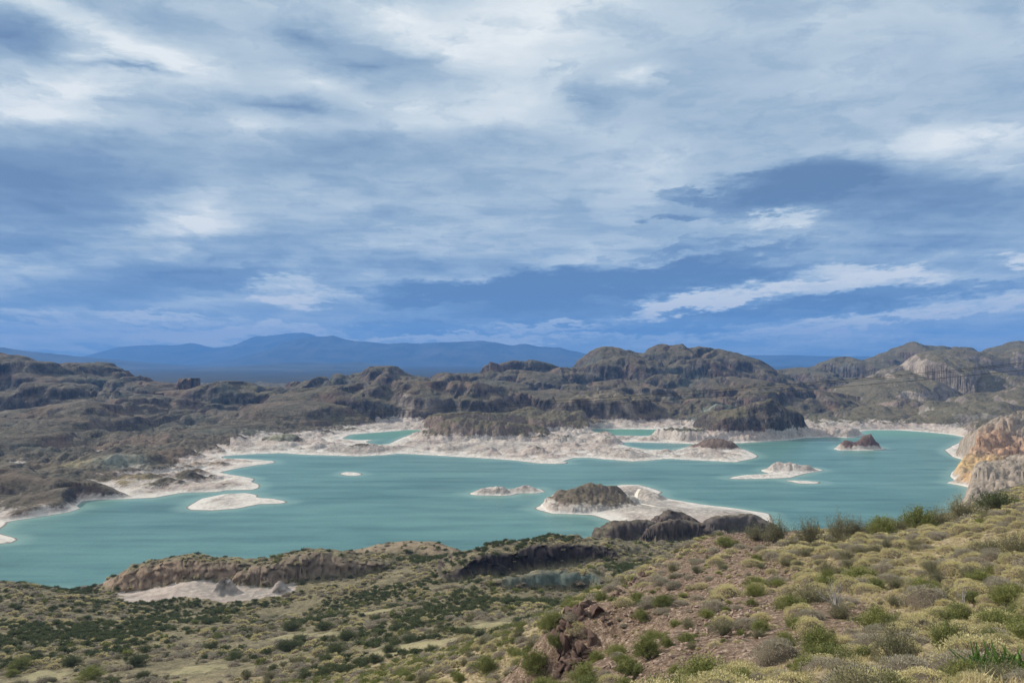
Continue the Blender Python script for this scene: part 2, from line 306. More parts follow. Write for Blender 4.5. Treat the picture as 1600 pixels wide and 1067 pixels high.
# right land
ridge('far_right', [(1150,610,2000),(1185,600,2000),(1220,588,2100),(1255,581,2100),(1275,575,2200),(1290,568,2200),(1300,562,2200),(1325,561,2200),(1345,566,2200),(1380,556,2400),(1400,547,2400),(1420,537,2400),(1450,535,2400),(1490,541,2400),(1520,546,2300),(1545,544,2300),(1570,534,2300),(1585,530,2300),(1605,533,2300),(1800,540,2300)], 420, 300, 1.4)
ridge('far_right', [(1230,596,1800),(1280,590,1800),(1330,588,1800),(1370,596,1750)], 200, 150, 1.8)
ridge('right_peak', [(1335,640,1320),(1350,626,1350),(1370,606,1400),(1400,586,1450),(1420,570,1500),(1438,553,1500),(1452,549,1500),(1468,556,1500),(1485,562,1520),(1505,556,1550),(1520,568,1520),(1545,581,1500),(1570,588,1450),(1640,588,1450)], 170, 160, 1.9)
ridge('right_peak', [(1470,552,1800),(1520,547,1800),(1560,552,1800),(1610,548,1800),(1750,545,1800)], 130, 120, 2.6)
ridge('right_peak', [(1300,650,1180),(1360,640,1200),(1430,626,1200),(1500,620,1220),(1560,608,1220),(1640,602,1220),(1750,600,1220)], 160, 150, 1.4)
ridge('right_peak', [(1440,650,1110),(1480,642,1110),(1520,640,1100),(1560,642,1100)], 60, 60, 1.8)
ridge('right_peak', [(1480,668,1000),(1530,655,980),(1570,650,960),(1640,640,950)], 110, 60, 1.4)
ridge('bluff', [(1500,742,612),(1512,728,640),(1528,704,665),(1545,686,680),(1562,670,690),(1600,650,715),(1700,630,715)], 46, 70, 2.0)
ridge('bluff', [(1494,798,470),(1510,778,490),(1535,762,495),(1562,744,500),(1600,724,515),(1700,696,520)], 50, 90, 1.8)
# headland of cliffs below
ridge('cliff', [(163,920,305),(178,905,307),(200,890,308),(228,880,308),(250,876,308),(300,873,306),(350,875,305),(420,877,305),(455,872,308)], 12, 22, 3.0)
ridge('cliff', [(432,880,296),(450,872,298),(480,865,300),(515,864,300),(545,869,300),(572,873,300),(600,877,300),(630,884,300),(650,892,298)], 10, 24, 3.5)
ridge('hump', [(515,872,325),(560,861,335),(600,852,340),(640,847,342),(665,848,342),(688,857,336),(705,873,326)], 26, 22, 2.4)
ridge('dark_outcrop', [(683,906,272),(700,893,273),(722,882,275),(770,867,280),(800,860,283),(830,855,285),(870,851,286),(905,849,287),(940,851,286),(962,858,283),(978,868,280)], 5, 30, 3.5)
ridge('green_outcrop', [(752,914,232),(775,908,234),(805,904,235),(850,897,237),(885,893,238),(915,892,238),(935,897,236),(950,911,232)], 4, 9, 3.5)
ridge('shore_outcrop', [(941,842,368),(949,824,374),(965,817,377),(985,814,379),(1010,813,379),(1026,820,376)], 9, 16, 3.2)
ridge('shore_outcrop', [(1030,822,352),(1050,815,354),(1075,812,356),(1095,818,354),(1108,826,350)], 6, 14, 2.8)
ridge('shore_outcrop', [(1035,806,430),(1048,799,435),(1062,800,435),(1078,808,430)], 10, 12, 2.0)
ridge('small_outcrop', [(1118,812,350),(1130,807,352),(1160,804,354),(1178,805,354),(1197,816,350)], 6, 14, 3.0)
ridge('table_hill', [(846,794,498),(857,781,499),(868,771,502),(884,766,507),(908,763,514),(938,761,520),(958,763,524),(972,770,527),(984,779,528)], 32, 28, 1.6)
ridge('spit', [(975,764,545),(1000,763,545),(1020,768,530)], 10, 12, 1.7)
ridge('spit', [(930,782,505),(960,776,512),(990,775,512)], 7, 8, 1.5)
# foreground rock edge
ridge('scree', [(345,903,287),(352,901,288),(360,905,287)], 9, 9, 1.1)
ridge('scree', [(432,908,284),(440,905,285)], 9, 9, 1.1)
# islands
ridge('flat', [(330,781,530),(360,771,548),(385,772,548)], 14, 12, 1.4)
ridge('dot', [(537,739,650),(553,736.5,655)], 3, 4, 1.5)
ridge('white', [(738,767,550),(755,760,556),(785,761,556),(797,768,550)], 8, 8, 2)
ridge('white', [(805,763,558),(820,757,562),(838,760,560),(850,766,556)], 7, 8, 2)
ridge('bar', [(1190,733,665),(1215,726,672),(1240,728,672),(1262,729,668),(1283,733,664)], 14, 10, 1.8)
ridge('knob', [(1308,694,828),(1325,691,830),(1342,692,830)], 11, 10, 2.2)
ridge('knob', [(1343,690,830),(1350,685.5,832),(1362,685,832),(1370,692,830),(1376,698,826)], 12, 10, 2.4)

# domain warp shared by every crest so that the flanks are not straight
WA = np.clip(YY / 60, 0.4, 22)
WX = fbm(XX, YY, 90, 4, 0.55) * WA; WY = fbm(XX + 500, YY + 900, 90, 4, 0.55) * WA
SX = fbm(XX, YY, 90, 2, 0.4) * WA; SY = fbm(XX + 500, YY + 900, 90, 2, 0.4) * WA
HB = np.full(XX.shape, -50.0); GID = np.full(XX.shape, -1, np.int16)
groups = []
landw = sstep(SD, 0, 1) 
for (g, pts, wf, wb, p, k) in RID:
    if g not in groups: groups.append(g)
    gi = groups.index(g)
    P3 = np.array(pts); wmax = max(wf, wb) * 1.15 + 8
    ylo, yhi = P3[:, 1].min() - wmax, P3[:, 1].max() + wmax
    r0, r1 = np.searchsorted(ys, max(ylo, Y0)), np.searchsorted(ys, yhi)
    if r1 <= r0: continue
    ulo = (P3[:, 0].min() - wmax) / max(ylo, 1); uhi = (P3[:, 0].max() + wmax) / max(ylo, 1)
    ulo = min(ulo, (P3[:, 0].min() - wmax) / yhi); uhi = max(uhi, (P3[:, 0].max() + wmax) / yhi)
    c0, c1 = np.searchsorted(us, ulo), np.searchsorted(us, uhi)
    if c1 <= c0: continue
    sl_ = (slice(r0, r1), slice(c0, c1)); X = XX[sl_]; Y = YY[sl_]
    f = min(1, wf / 60) * 0.9
    Xw = X + SX[sl_] * f * 0.5; Yw = Y + SY[sl_] * f * 0.5
    best = np.full(X.shape, 1e9); zc = np.zeros(X.shape)
    for i in range(len(P3) - 1):
        a, b = P3[i], P3[i + 1]
        dd, t = segdist2(Xw, Yw, a, b)
        # in front or behind: compare distance from the camera with the crest's
        cy = a[1] + t * (b[1] - a[1]); cx_ = a[0] + t * (b[0] - a[0])
        front = (Xw * cx_ + Yw * cy) < (cx_ * cx_ + cy * cy)
        cl = np.hypot(cx_, cy); sg = cl - (Xw * cx_ + Yw * cy) / cl; mw = 0.4 * min(wf, wb); wd = wb + (wf - wb) * sstep(sg, -mw, mw)
        q = np.sqrt(dd) / wd
        m = q < best; best = np.where(m, q, best); zc = np.where(m, a[2] + t * (b[2] - a[2]), zc)
    t = np.clip(best, 0, 1.0)
    z = zc * (1 - t ** p) * sstep(-best, -1.0, -0.85) * k if g not in ('dark_outcrop', 'green_outcrop') else zc - (12 if g == 'dark_outcrop' else 6) * best ** p
    z = np.where(best >= 1.0, -50, z)
    m = z > HB[sl_]
    HB[sl_] = np.where(m, z, HB[sl_]); GID[sl_] = np.where(m, gi, GID[sl_])

NB = np.where(nearw > 0, NEAR * nearw, 0)
base = np.where(YY < 560, np.maximum(NB, 0.3), 0.0) + 0
landfac = sstep(SD, 0.0, np.clip(YY * 0.02, 3, 14))
inner = np.where(YY > 460, np.minimum(SD, 700) * (0.030 + 0.02 * sstep(UU, -0.28, -0.44)), 0) * sstep(SD, 20, 60) * (1 - sstep(YY, 1350, 1900))
basez = np.maximum(base * sstep(SD, 0, 28), inner)
hb = HB * sstep(SD, -1.0, np.clip(np.where(YY < 450, 4, 9), 2, 12))
isout = hb > basez + 0.15
H = np.maximum(basez, hb)
gid = np.where(isout, GID, -1)
# soft union with the beach
H = np.where(SD > 0, np.maximum(H, BEACH) + 0.0, BEACH)
# rock relief
rel = np.clip((H - 1.2) / 14, 0, 1) * sstep(SD, 0, 10)
far = sstep(YY, 380, 620)
lump = billow(XX + WX * 1.3, YY * 0.75 + WY * 1.3, 230, 2, 0.40)
lump2 = billow(XX * 0.9 + 800 + WX * 0.7, YY * 0.6 + WY * 0.7, 72, 2, 0.5)
jn = billow(XX + WX * .5 + 300, YY * 0.45 + WY * .4, 34, 2, 0.5); jn2 = billow(XX * .8 + WX * .3, YY * .8 + 77, 13, 2, 0.5)
relf = far * rel * np.clip(YY / 1400, 0.35 + 0.27 * sstep(UU, -0.12, -0.3), 1.1)
soft = np.where(np.isin(GID, [groups.index(g) for g in ('peninsula', 'headland', 'brown_knoll', 'knob', 'bluff', 'bar', 'white')]) & isout, 0.35, 1.0) * (1 - 0.42 * sstep(H, 58, 100))
relf = relf * soft * np.where(np.isin(GID, [groups.index('right_peak')]), 0.85, 1)
H = H + relf * (lump - 0.45) * 40
H = H + relf * (np.minimum(lump2, 0.75) - 0.45) * 16
tilt = XX * 0.05 + fbm(XX, YY, 260, 3) * 18
for stepz, amt in ((24.0, 0.60),):
    q = (H + tilt) / stepz; fr = q - np.floor(q); q2 = np.floor(q) + sstep(fr, 0.15, 0.75)
    H = H + (q2 * stepz - tilt - H) * amt * far * rel * np.where(np.isin(GID, [groups.index('right_peak')]), 0.45, 1) * np.where(np.isin(GID, [groups.index('right_peak')]), 0.45, 1) * (1 - sstep(H, 75, 100) * 0.6)
def slope_of(h): return np.hypot(np.gradient(h, axis=0) / np.gradient(YY, axis=0), np.gradient(h, axis=1) / np.gradient(XX, axis=1))
flt = 1 - 0.85 * sstep(slope_of(H), 0.7, 1.5)
H = H - relf * flt * (0.26 - np.minimum(jn, 0.26)) * 18 - relf * flt * (0.22 - np.minimum(jn2, 0.22)) * 4
H = np.minimum(H, np.where(isout, np.maximum(hb, basez) + np.where(YY > 1150, 8.0, 15.0), 1e3))
mid = (1 - far) * sstep(YY, 130, 260)
outm = isout & (YY < 620)
rk = np.where(outm, 1.0, 0.0) * sstep(hb - basez, 0.2, 2.0)
H = H + rk * (1 - far) * (1 - 0.7 * sstep(slope_of(H), 0.7, 1.6)) * np.clip(YY / 300, 0.15, 1) * ((billow(XX, YY * 0.6, 21, 3, 0.5) - 0.45) * 2.2 + (billow(XX + 90, YY, 5, 2, 0.5) - 0.45) * 0.5) * np.where(GID == groups.index('hump'), 0.35, 1) * np.clip(H / 6, 0, 1)
H = H + mid * (1 - rk) * fbm(XX, YY, 38, 5, 0.5) * 1.5 * sstep(SD, 4, 30)
nf = sstep(YY, 180, 90)
H = H + nf * (fbm(XX, YY, 9, 4, 0.5) * 0.28 + fbm(XX + 50, YY, 2.2, 3, 0.5) * 0.07)
lowf = sstep(SD, 0, 6) * np.clip((4.0 - H) / 4, 0, 1)
knob = sstep(YY, 480, 640) * sstep(SD, 6, 30) * (1 - sstep(H, 8, 16))
H = H + knob * (np.maximum(billow(XX + WX * .4, YY * .8, 48, 4, 0.55) - 0.38, -0.1)) * (9 + 3 * sstep(UU, -0.28, -0.44))
H = H + lowf * (billow(XX, YY, 22, 4, 0.55) - 0.4) * 0.9 * np.clip(SD / 12, 0, 1)
H = np.where(SD > 0, np.maximum(H, 0.02 + np.minimum(SD, 2) * 0.1), np.minimum(H, -0.05 + SD * 0.2))
H = np.maximum(H, -6)

DXY = np.where(isout, np.clip(rel + rk, 0, 1), 0.6 * np.clip(rel, 0, 1)) * sstep(SD, 0, 5)
sc_ = np.clip(YY / 300, 0.8, 4.0)
dsp = (billow(XX + 40, H * 2.2 + YY * .1, 7.5, 3, 0.5) - 0.45) * 2.0 * (1 - far) + (billow(XX + 40, H * 2.0 + YY * .12, 38, 3, 0.45) - 0.45) * 7.5 * far
dsp = dsp * DXY; nrm_ = np.sqrt(XX ** 2 + YY ** 2)
H = H + np.where(np.isin(GID, [groups.index(g) for g in ('white', 'bar', 'knob', 'table_hill', 'brown_knoll', 'headland', 'peninsula')]) & isout, 1, 0) * sstep(SD, 1, 8) * np.clip(H / 4, 0, 1) * ((billow(XX + 60, YY * .7, 16, 3, .6) - .42) * 3.4)
dsp = dsp + np.where(np.isin(GID, [groups.index(g) for g in ('cliff', 'shore_outcrop', 'dark_outcrop')]) & isout, 1.0, 0) * sstep(hb - basez, 0.2, 2) * ((billow(XX * 0.3 + 9, H * 2.0 + fbm(XX, YY, 20, 2) * 3, 4.2, 3, .55) - .45) * 2.0 + (billow(XX, H, 3.2, 2, .5) - .45) * .8)
bl = gm_bluff = np.isin(GID, [groups.index('bluff')]) & isout
H = H + np.where(bl, 1, 0) * sstep(SD, 2, 14) * ((billow(XX, YY, 24, 3, .55) - .45) * 8 - (0.3 - np.minimum(billow(XX + 9, YY * .6, 13, 2, .5), .3)) * 5)
dsp = dsp + np.where(bl, 1, 0) * sstep(SD, 2, 10) * (billow(XX, H * 1.8, 12, 3, .5) - .45) * 4
clf = np.where(np.isin(GID, [groups.index('cliff'), groups.index('table_hill'), groups.index('shore_outcrop'), groups.index('dark_outcrop')]) & isout, 1.0, 0) * sstep(hb - basez, 0.2, 2)
dsp = dsp - clf * (0.32 - np.minimum(billow(XX * 1.1 + 5, H * 1.5 + XX * .3, 6.5, 2, .5), .32)) * 4.5
def zat(x, y):      # terrain height at arbitrary world points (arrays)
    x = np.atleast_1d(np.asarray(x, float)); y = np.atleast_1d(np.asarray(y, float)); yc = np.clip(y, Y0 * 1.001, Y1 * 0.999)
    fr = np.interp(np.log(yc), ly, np.arange(NY)); r = np.clip(fr.astype(int), 0, NY - 2); fr = fr - r
    u = np.clip(x / yc, -UMAX + 1e-4, UMAX - 1e-4); fc = np.interp(u, us, np.arange(NU)); c = np.clip(fc.astype(int), 0, NU - 2); fc = fc - c
    return (H[r, c] * (1 - fr) * (1 - fc) + H[r + 1, c] * fr * (1 - fc) + H[r, c + 1] * (1 - fr) * fc + H[r + 1, c + 1] * fr * fc)
_td = np.exp(np.linspace(math.log(8), math.log(2800), 2400))
def hit(px, py):    # where the line of sight through a photo pixel meets the land
    a, b = ray(px, py); z = zat(a * _td, _td); m = np.nonzero(CAMZ + b * _td < np.maximum(z, 0))[0]
    if len(m) == 0: return None
    d = _td[m[0]]; return Vector((a * d, d, float(zat(a * d, d)[0])))

# ------------------------------------------------------------------ materials
def new_mat(name):
    m = bpy.data.materials.new(name); m.use_nodes = True; t = NT(m.node_tree); t.n.clear()
    out = t.node('ShaderNodeOutputMaterial'); return m, t, out
def principled(t, out, col, rough=0.9, bump=None, spec=0.2, **kw):
    d = {'Base Color': col if isinstance(col, bpy.types.NodeSocket) else tuple(col) + (1,), 'Roughness': rough, 'Specular IOR Level': spec}
    d.update(kw)
    if bump is not None: d['Normal'] = bump
    b = t.node('ShaderNodeBsdfPrincipled', d); t.l.new(b.outputs[0], out.inputs[0]); return b

def terrain_material():
    m, t, out = new_mat('land')
    geo = t.node('ShaderNodeNewGeometry'); pos = geo.outputs['Position']
    att = lambda n: t.node('ShaderNodeAttribute', attribute_name=n).outputs
    sp_ = t.node('ShaderNodeSeparateXYZ', {0: pos}); z = sp_.outputs[2]; y = sp_.outputs[1]
    sn = t.node('ShaderNodeSeparateXYZ', {0: geo.outputs['Normal']}).outputs[2]
    nb = t.noise(pos, 0.010, 5, 0.6); nm = t.noise(pos, 0.055, 6, 0.62); ns = t.noise(pos, 0.35, 6, 0.65); nf_ = t.noise(pos, 2.2, 5, 0.65); nff = t.noise(pos, 9.0, 5, 0.7)
    streak = t.noise(t.mapping(pos, sc=(1, 1, 0.38)), 0.16, 6, 0.6)
    # rock
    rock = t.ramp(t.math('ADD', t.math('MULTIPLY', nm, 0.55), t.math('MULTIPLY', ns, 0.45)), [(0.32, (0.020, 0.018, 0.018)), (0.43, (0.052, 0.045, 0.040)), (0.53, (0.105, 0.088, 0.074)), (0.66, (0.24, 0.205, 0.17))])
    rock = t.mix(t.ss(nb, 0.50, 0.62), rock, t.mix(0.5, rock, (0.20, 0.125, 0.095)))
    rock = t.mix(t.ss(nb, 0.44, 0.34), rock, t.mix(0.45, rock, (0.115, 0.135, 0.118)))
    rock = t.mix(t.math('MULTIPLY', t.ss(streak, 0.56, 0.42), t.ss(sn, 0.80, 0.45)), rock, (0.052, 0.045, 0.045))  # varnish streaks on steep faces, also deepening their shade in the rock colour
    tint = att('tint'); rock = t.mix(tint['Alpha'], rock, t.mix(1.0, tint['Color'], t.ramp(t.math('ADD', t.math('MULTIPLY', ns, .5), t.math('MULTIPLY', streak, .5)), [(0.3, (0.35,) * 3), (0.5, (1.0,) * 3), (0.7, (1.5,) * 3)]), 'MULTIPLY'))
    # plants on the gentle ground
    veg = t.ramp(t.math('ADD', t.math('MULTIPLY', ns, 0.5), t.math('MULTIPLY', nf_, 0.5)), [(0.34, (0.026, 0.028, 0.017)), (0.45, (0.068, 0.065, 0.039)), (0.54, (0.125, 0.113, 0.072)), (0.67, (0.23, 0.20, 0.135))])
    veg = t.mix(t.ss(nm, 0.42, 0.60), veg, t.mix(0.5, veg, (0.16, 0.125, 0.08)))
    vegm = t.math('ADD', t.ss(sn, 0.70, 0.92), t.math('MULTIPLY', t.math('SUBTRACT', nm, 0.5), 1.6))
    vegm = t.math('ADD', vegm, t.math('MULTIPLY', t.math('SUBTRACT', ns, 0.5), 0.9))
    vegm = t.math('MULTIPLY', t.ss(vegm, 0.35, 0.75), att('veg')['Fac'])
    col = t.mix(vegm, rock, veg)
    # soil of the near slope
    soil = t.ramp(t.math('ADD', t.math('MULTIPLY', nf_, 0.5), t.math('MULTIPLY', nff, 0.5)), [(0.34, (0.085, 0.062, 0.040)), (0.45, (0.23, 0.175, 0.105)), (0.55, (0.38, 0.305, 0.185)), (0.68, (0.55, 0.47, 0.31))])
    red = t.ramp(t.math('ADD', t.math('MULTIPLY', nf_, 0.45), t.math('MULTIPLY', nff, 0.55)), [(0.36, (0.040, 0.027, 0.021)), (0.46, (0.115, 0.077, 0.054)), (0.54, (0.225, 0.158, 0.112)), (0.64, (0.48, 0.39, 0.30))])
    heath = t.ramp(t.math('ADD', t.math('MULTIPLY', ns, 0.45), t.math('MULTIPLY', nf_, 0.55)), [(0.34, (0.052, 0.048, 0.028)), (0.46, (0.125, 0.108, 0.064)), (0.56, (0.22, 0.185, 0.112)), (0.68, (0.38, 0.325, 0.205))])
    soil = t.mix(t.ss(t.math('ADD', t.math('MULTIPLY', nm, 60.0), y), 140, 190), soil, heath)
    soil = t.mix(t.ss(t.math('ADD', att('clear')['Fac'], t.math('MULTIPLY', t.math('SUBTRACT', ns, 0.5), 1.6)), 0.5, 0.95, 0, 0.55), soil, t.mix(nf_, (0.26, 0.24, 0.12), (0.44, 0.38, 0.22)))
    ra = att('red')['Fac']
    soil = t.mix(t.ss(t.math('ADD', ra, t.math('MULTIPLY', t.math('SUBTRACT', ns, 0.5), 0.9)), 0.35, 0.65), soil, red)
    col = t.mix(att('soil')['Fac'], col, soil)
    # pale band the lake leaves when its level drops
    zz = t.math('ADD', z, t.math('MULTIPLY', t.math('SUBTRACT', nm, 0.5), t.ss(att('ring')['Fac'], 3, 14, -8, -26, 'LINEAR')))
    zz = t.math('ADD', zz, t.math('MULTIPLY', t.math('SUBTRACT', ns, 0.5), -5.0))
    pale = t.ramp(t.math('ADD', t.math('MULTIPLY', ns, 0.5), t.math('MULTIPLY', nm, 0.5)), [(0.33, (0.17, 0.145, 0.125)), (0.43, (0.32, 0.275, 0.24)), (0.53, (0.45, 0.395, 0.345)), (0.66, (0.60, 0.545, 0.48))])
    pale = t.mix(t.ss(nb, 0.46, 0.58, 0, 0.6), pale, t.mix(0.5, pale, (0.40, 0.28, 0.23)))
    pale = t.mix(t.math('MULTIPLY', att('silt')['Fac'], t.ss(ns, 0.62, 0.42)), pale, (0.27, 0.245, 0.215))
    lines = t.noise(t.node('ShaderNodeCombineXYZ', {0: t.math('MULTIPLY', nm, 3.0), 1: 0.0, 2: t.math('MULTIPLY', z, 2.2)}).outputs[0], 2.0, 4, 0.7)
    pale = t.mix(t.math('MULTIPLY', t.ss(lines, 0.50, 0.60), 0.45), pale, (0.24, 0.205, 0.175))
    pale = t.mix(t.ss(t.math('ADD', z, t.math('MULTIPLY', t.math('SUBTRACT', ns, 0.5), 5.0)), 1.7, 0.2, 0, 0.75), pale, (0.68, 0.64, 0.575))
    pale = t.mix(t.ss(z, 0.22, 0.08), pale, (0.20, 0.18, 0.15))
    lv = att('ring')['Fac']
    ringm = t.ss(t.math('SUBTRACT', lv, zz), -1.0, 1.6)
    col = t.mix(ringm, col, pale)
    b1 = t.node('ShaderNodeBump', {'Strength': 1.0, 'Distance': 5.5, 'Height': t.math('ADD', t.noise(pos, 0.06, 8, 0.58), t.math('MULTIPLY', streak, 0.3))}).outputs[0]
    b1f = t.ss(y, 350, 700)
    b2 = t.node('ShaderNodeBump', {'Strength': 0.8, 'Distance': 0.25, 'Height': t.noise(pos, 1.6, 9, 0.7)}).outputs[0]
    nmix = t.node('ShaderNodeMix', {0: b1f}, data_type='VECTOR'); t.l.new(b2, nmix.inputs[4]); t.l.new(b1, nmix.inputs[5])
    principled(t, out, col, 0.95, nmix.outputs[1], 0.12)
    return m
LAND = terrain_material()

# ------------------------------------------------------------------ per-vertex surface kinds (what the ground is made of; left hills also carry painted cloud shade)
ring = 5.0 + fbm(XX, YY, 120, 2) * 1.5 + far * 4.0
gname = lambda *n: np.isin(GID, [groups.index(g) for g in n if g in groups]) & isout
ring = np.where(gname('peninsula'), 8.5, ring); ring = np.where(gname('headland'), 13.0, ring)
ring = np.where(gname('brown_knoll'), 2.5, ring)
ring = np.where(gname('flat', 'dot', 'white', 'bar'), 30.0, ring)
ring = np.where(gname('knob'), 5.0, ring); ring = np.where(gname('bluff'), 3.5, ring); ring = np.where(gname('spit'), 9.0, ring)
ring = np.where(gname('left', 'near_left'), 4.0, ring); ring = np.where((UU < -0.38) & (YY > 430), 3.6 + fbm(XX, YY, 60, 3) * 2.0, ring); ring = np.where(gname('table_hill'), 5.5 - 30 * (UU - 0.06), ring)
ring = np.where(gname('cliff'), 5.0, ring); ring = np.where(YY > 1350, -8.0, ring)
ring = np.where((YY < 420) & ~gname('cliff'), 1.5, ring)
in_cove = sstep(YY + fbm(XX, YY, 16, 3) * 5, 272, 284) * sstep(YY, 312, 304) * sstep(UU, -0.56, -0.50) * sstep(UU, -0.26, -0.31)
ring = np.where(gname('cliff'), ring, np.maximum(ring, in_cove * 17.0))
slope = np.hypot(np.gradient(H, axis=0) / np.gradient(YY, axis=0), np.gradient(H, axis=1) / np.gradient(XX, axis=1))
face = sstep((slope + np.roll(slope, 2, 0) + np.roll(slope, -2, 0) + np.roll(slope, 5, 0)) / 4, 0.32, 0.7)
face = np.where((GID == groups.index('hump')) & isout, sstep(hb - basez, 0.6, 3), face)
rk = rk * np.where(YY < 460, np.maximum(face, 0.0), 1)
soilm = sstep(YY, 420, 330) * (1 - rk)
def blob(px, py, d, r): 
    q = at_d(px, py, d); return np.exp(-(((XX - q[0]) ** 2 + (YY - q[1]) ** 2) / (r * r)))
redm = sum(blob(*b) for b in [(1000,1010,46,9),(1110,1000,35,6.5),(930,1000,50,9),(1040,950,60,11),(1060,900,75,10),(1110,870,88,8),(1160,848,98,8),(1180,985,40,5),(1040,1067,30,4.5),(960,1060,40,5)])
redm = np.clip(redm, 0, 1.2)
vegv = np.ones(XX.shape) * 0.85
vegv = np.where(gname('table_hill', 'plateau', 'mountain'), 0.6, vegv); vegv = np.where(UU + 0.22 * sstep(YY, 900, 1500) < -0.20, np.where(YY > 430, 0.42, vegv), vegv); vegv = np.where(gname('cliff'), 0.55, vegv)  # left land: thinner cover bares dark rock, standing in for cloud shadow
vegv = np.where(gname('hump'), 0.35, vegv)
vegv = np.where(gname('scree', 'shore_outcrop', 'small_outcrop', 'green_outcrop', 'brown_knoll', 'knob', 'dark_outcrop', 'white', 'bluff'), 0.25, vegv)
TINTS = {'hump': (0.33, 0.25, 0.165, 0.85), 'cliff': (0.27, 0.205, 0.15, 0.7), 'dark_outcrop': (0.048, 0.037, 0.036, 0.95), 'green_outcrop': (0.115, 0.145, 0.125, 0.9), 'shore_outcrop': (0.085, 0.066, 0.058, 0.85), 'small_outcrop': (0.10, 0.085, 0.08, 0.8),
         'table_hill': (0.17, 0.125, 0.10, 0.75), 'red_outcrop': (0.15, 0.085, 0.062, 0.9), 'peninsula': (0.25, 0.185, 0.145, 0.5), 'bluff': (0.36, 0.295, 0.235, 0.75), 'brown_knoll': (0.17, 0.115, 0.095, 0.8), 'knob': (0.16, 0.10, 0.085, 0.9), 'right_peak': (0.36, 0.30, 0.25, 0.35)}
tint = np.zeros(XX.shape + (4,), np.float32)
for g, c in TINTS.items(): tint[gname(g)] = c
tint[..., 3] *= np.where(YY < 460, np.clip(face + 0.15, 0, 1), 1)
for (px, py, d, r, c) in [(1525,720,640,26,(0.55,0.37,0.18)),(1510,745,600,20,(0.50,0.32,0.17)),(1560,690,670,30,(0.45,0.27,0.17)),(1120,642,1125,45,(0.20,0.25,0.22)),(200,745,585,30,(0.36,0.28,0.16)),(110,735,650,22,(0.40,0.33,0.18)),(190,730,660,26,(0.27,0.28,0.23)),(130,762,570,16,(0.45,0.30,0.14)),(440,690,885,26,(0.40,0.38,0.27)),(1440,580,1500,75,(0.37,0.315,0.26)),(1380,625,1380,80,(0.37,0.315,0.26)),(1500,575,1520,60,(0.34,0.29,0.25)),(310,735,700,26,(0.38,0.26,0.17)),(940,640,1160,60,(0.40,0.32,0.24)),(640,650,1170,50,(0.33,0.27,0.22)),(1480,645,1100,50,(0.30,0.29,0.23)),(250,905,300,30,(0.31,0.22,0.15))]:
    b = np.clip(blob(px, py, d, r) * 1.3, 0, 1)[..., None].astype(np.float32)
    b = b * (sstep(fbm(XX, YY, 45, 4, .6), -0.35, 0.3)[..., None] if d > 700 else 1)
    tint = tint * (1 - b) + np.concatenate([np.broadcast_to(np.array(c, np.float32), XX.shape + (3,)) * b, 0.85 * b], axis=2)

# ------------------------------------------------------------------ helpers for objects
def tag(o, label=None, cat=None, group=None, kind=None):
    if label: o['label'] = label
    if cat: o['category'] = cat
    if group: o['group'] = group
    if kind: o['kind'] = kind
    return o
def link(name, me, mats=(), parent=None):
    o = bpy.data.objects.new(name, me)
    for m in (mats if isinstance(mats, (list, tuple)) else [mats]): me.materials.append(m)
    C.objects.link(o)
    if parent: o.parent = parent
    return o
def mesh_np(name, verts, faces, smooth=True, k=None):
    me = bpy.data.meshes.new(name); verts = np.asarray(verts, np.float32); faces = np.asarray(faces, np.int32)
    nv, nfc, k = len(verts), len(faces), faces.shape[1]
    me.vertices.add(nv); me.vertices.foreach_set('co', verts.ravel())
    me.loops.add(nfc * k); me.loops.foreach_set('vertex_index', faces.ravel())
    me.polygons.add(nfc); me.polygons.foreach_set('loop_start', np.arange(0, nfc * k, k, dtype=np.int32))
    if smooth: me.polygons.foreach_set('use_smooth', np.ones(nfc, bool))
    me.update(calc_edges=True); return me

# ------------------------------------------------------------------ cut the land into its pieces
NAMES = {  # group -> (name, label, category)
 'near_left': ('hill', 'low brown hill closest to the water at the left edge', 'hill'), 'left': ('hill', 'broad dark rocky hills stepping up behind the left shore', 'hill'),
 'plateau': ('hill', 'grassy plateau with grey cliffs dropping to the green inner arm', 'hill'), 'mountain': ('hill', 'highest grey craggy summit in the middle beyond the lake', 'hill'),
 'headland': ('headland', 'pink shored headland under a flat dark hill below the summit', 'headland'), 'peninsula': ('peninsula', 'long pink and white rocky peninsula crossing the far lake', 'peninsula'),
 'brown_knoll': ('knoll', 'dark brown knoll at the tip of the pink peninsula', 'knoll'), 'far_right': ('hill', 'farthest dark flat topped hills on the right skyline', 'hill'),
 'right_peak': ('hill', 'sunlit pale crag above green slopes on the right shore', 'hill'), 'bluff': ('bluff', 'orange and cream eroded bluff dropping into the lake at right', 'bluff'),
 'cliff': ('cliff', 'low orange brown cliffs above white scree on the near shore', 'cliff'), 'hump': ('hill', 'smooth rounded brown hump at the right end of the low cliffs', 'hill'), 'dark_outcrop': ('rock_outcrop', 'long nearly black rock face rising to the right on grassy ridge', 'rock outcrop'),
 'green_outcrop': ('rock_outcrop', 'grey green fluted rock wall in the shrub valley', 'rock outcrop'), 'shore_outcrop': ('rock_outcrop', 'brown rocks standing where the white spit joins the near shore', 'rock outcrop'),
 'small_outcrop': ('rock_outcrop', 'small dark grey rock hump beside the tip of the white spit', 'rock outcrop'), 'table_hill': ('knoll', 'flat topped brown hill at the end of the white spit', 'knoll'),
 'scree': ('scree', 'pale cones of scree below the low cliffs', 'scree'), 'spit': ('spit', 'white bare rises on the spit behind the track', 'spit'), 'red_outcrop': ('rock_outcrop', 'dark red broken rock edge on the near slope', 'rock outcrop')}
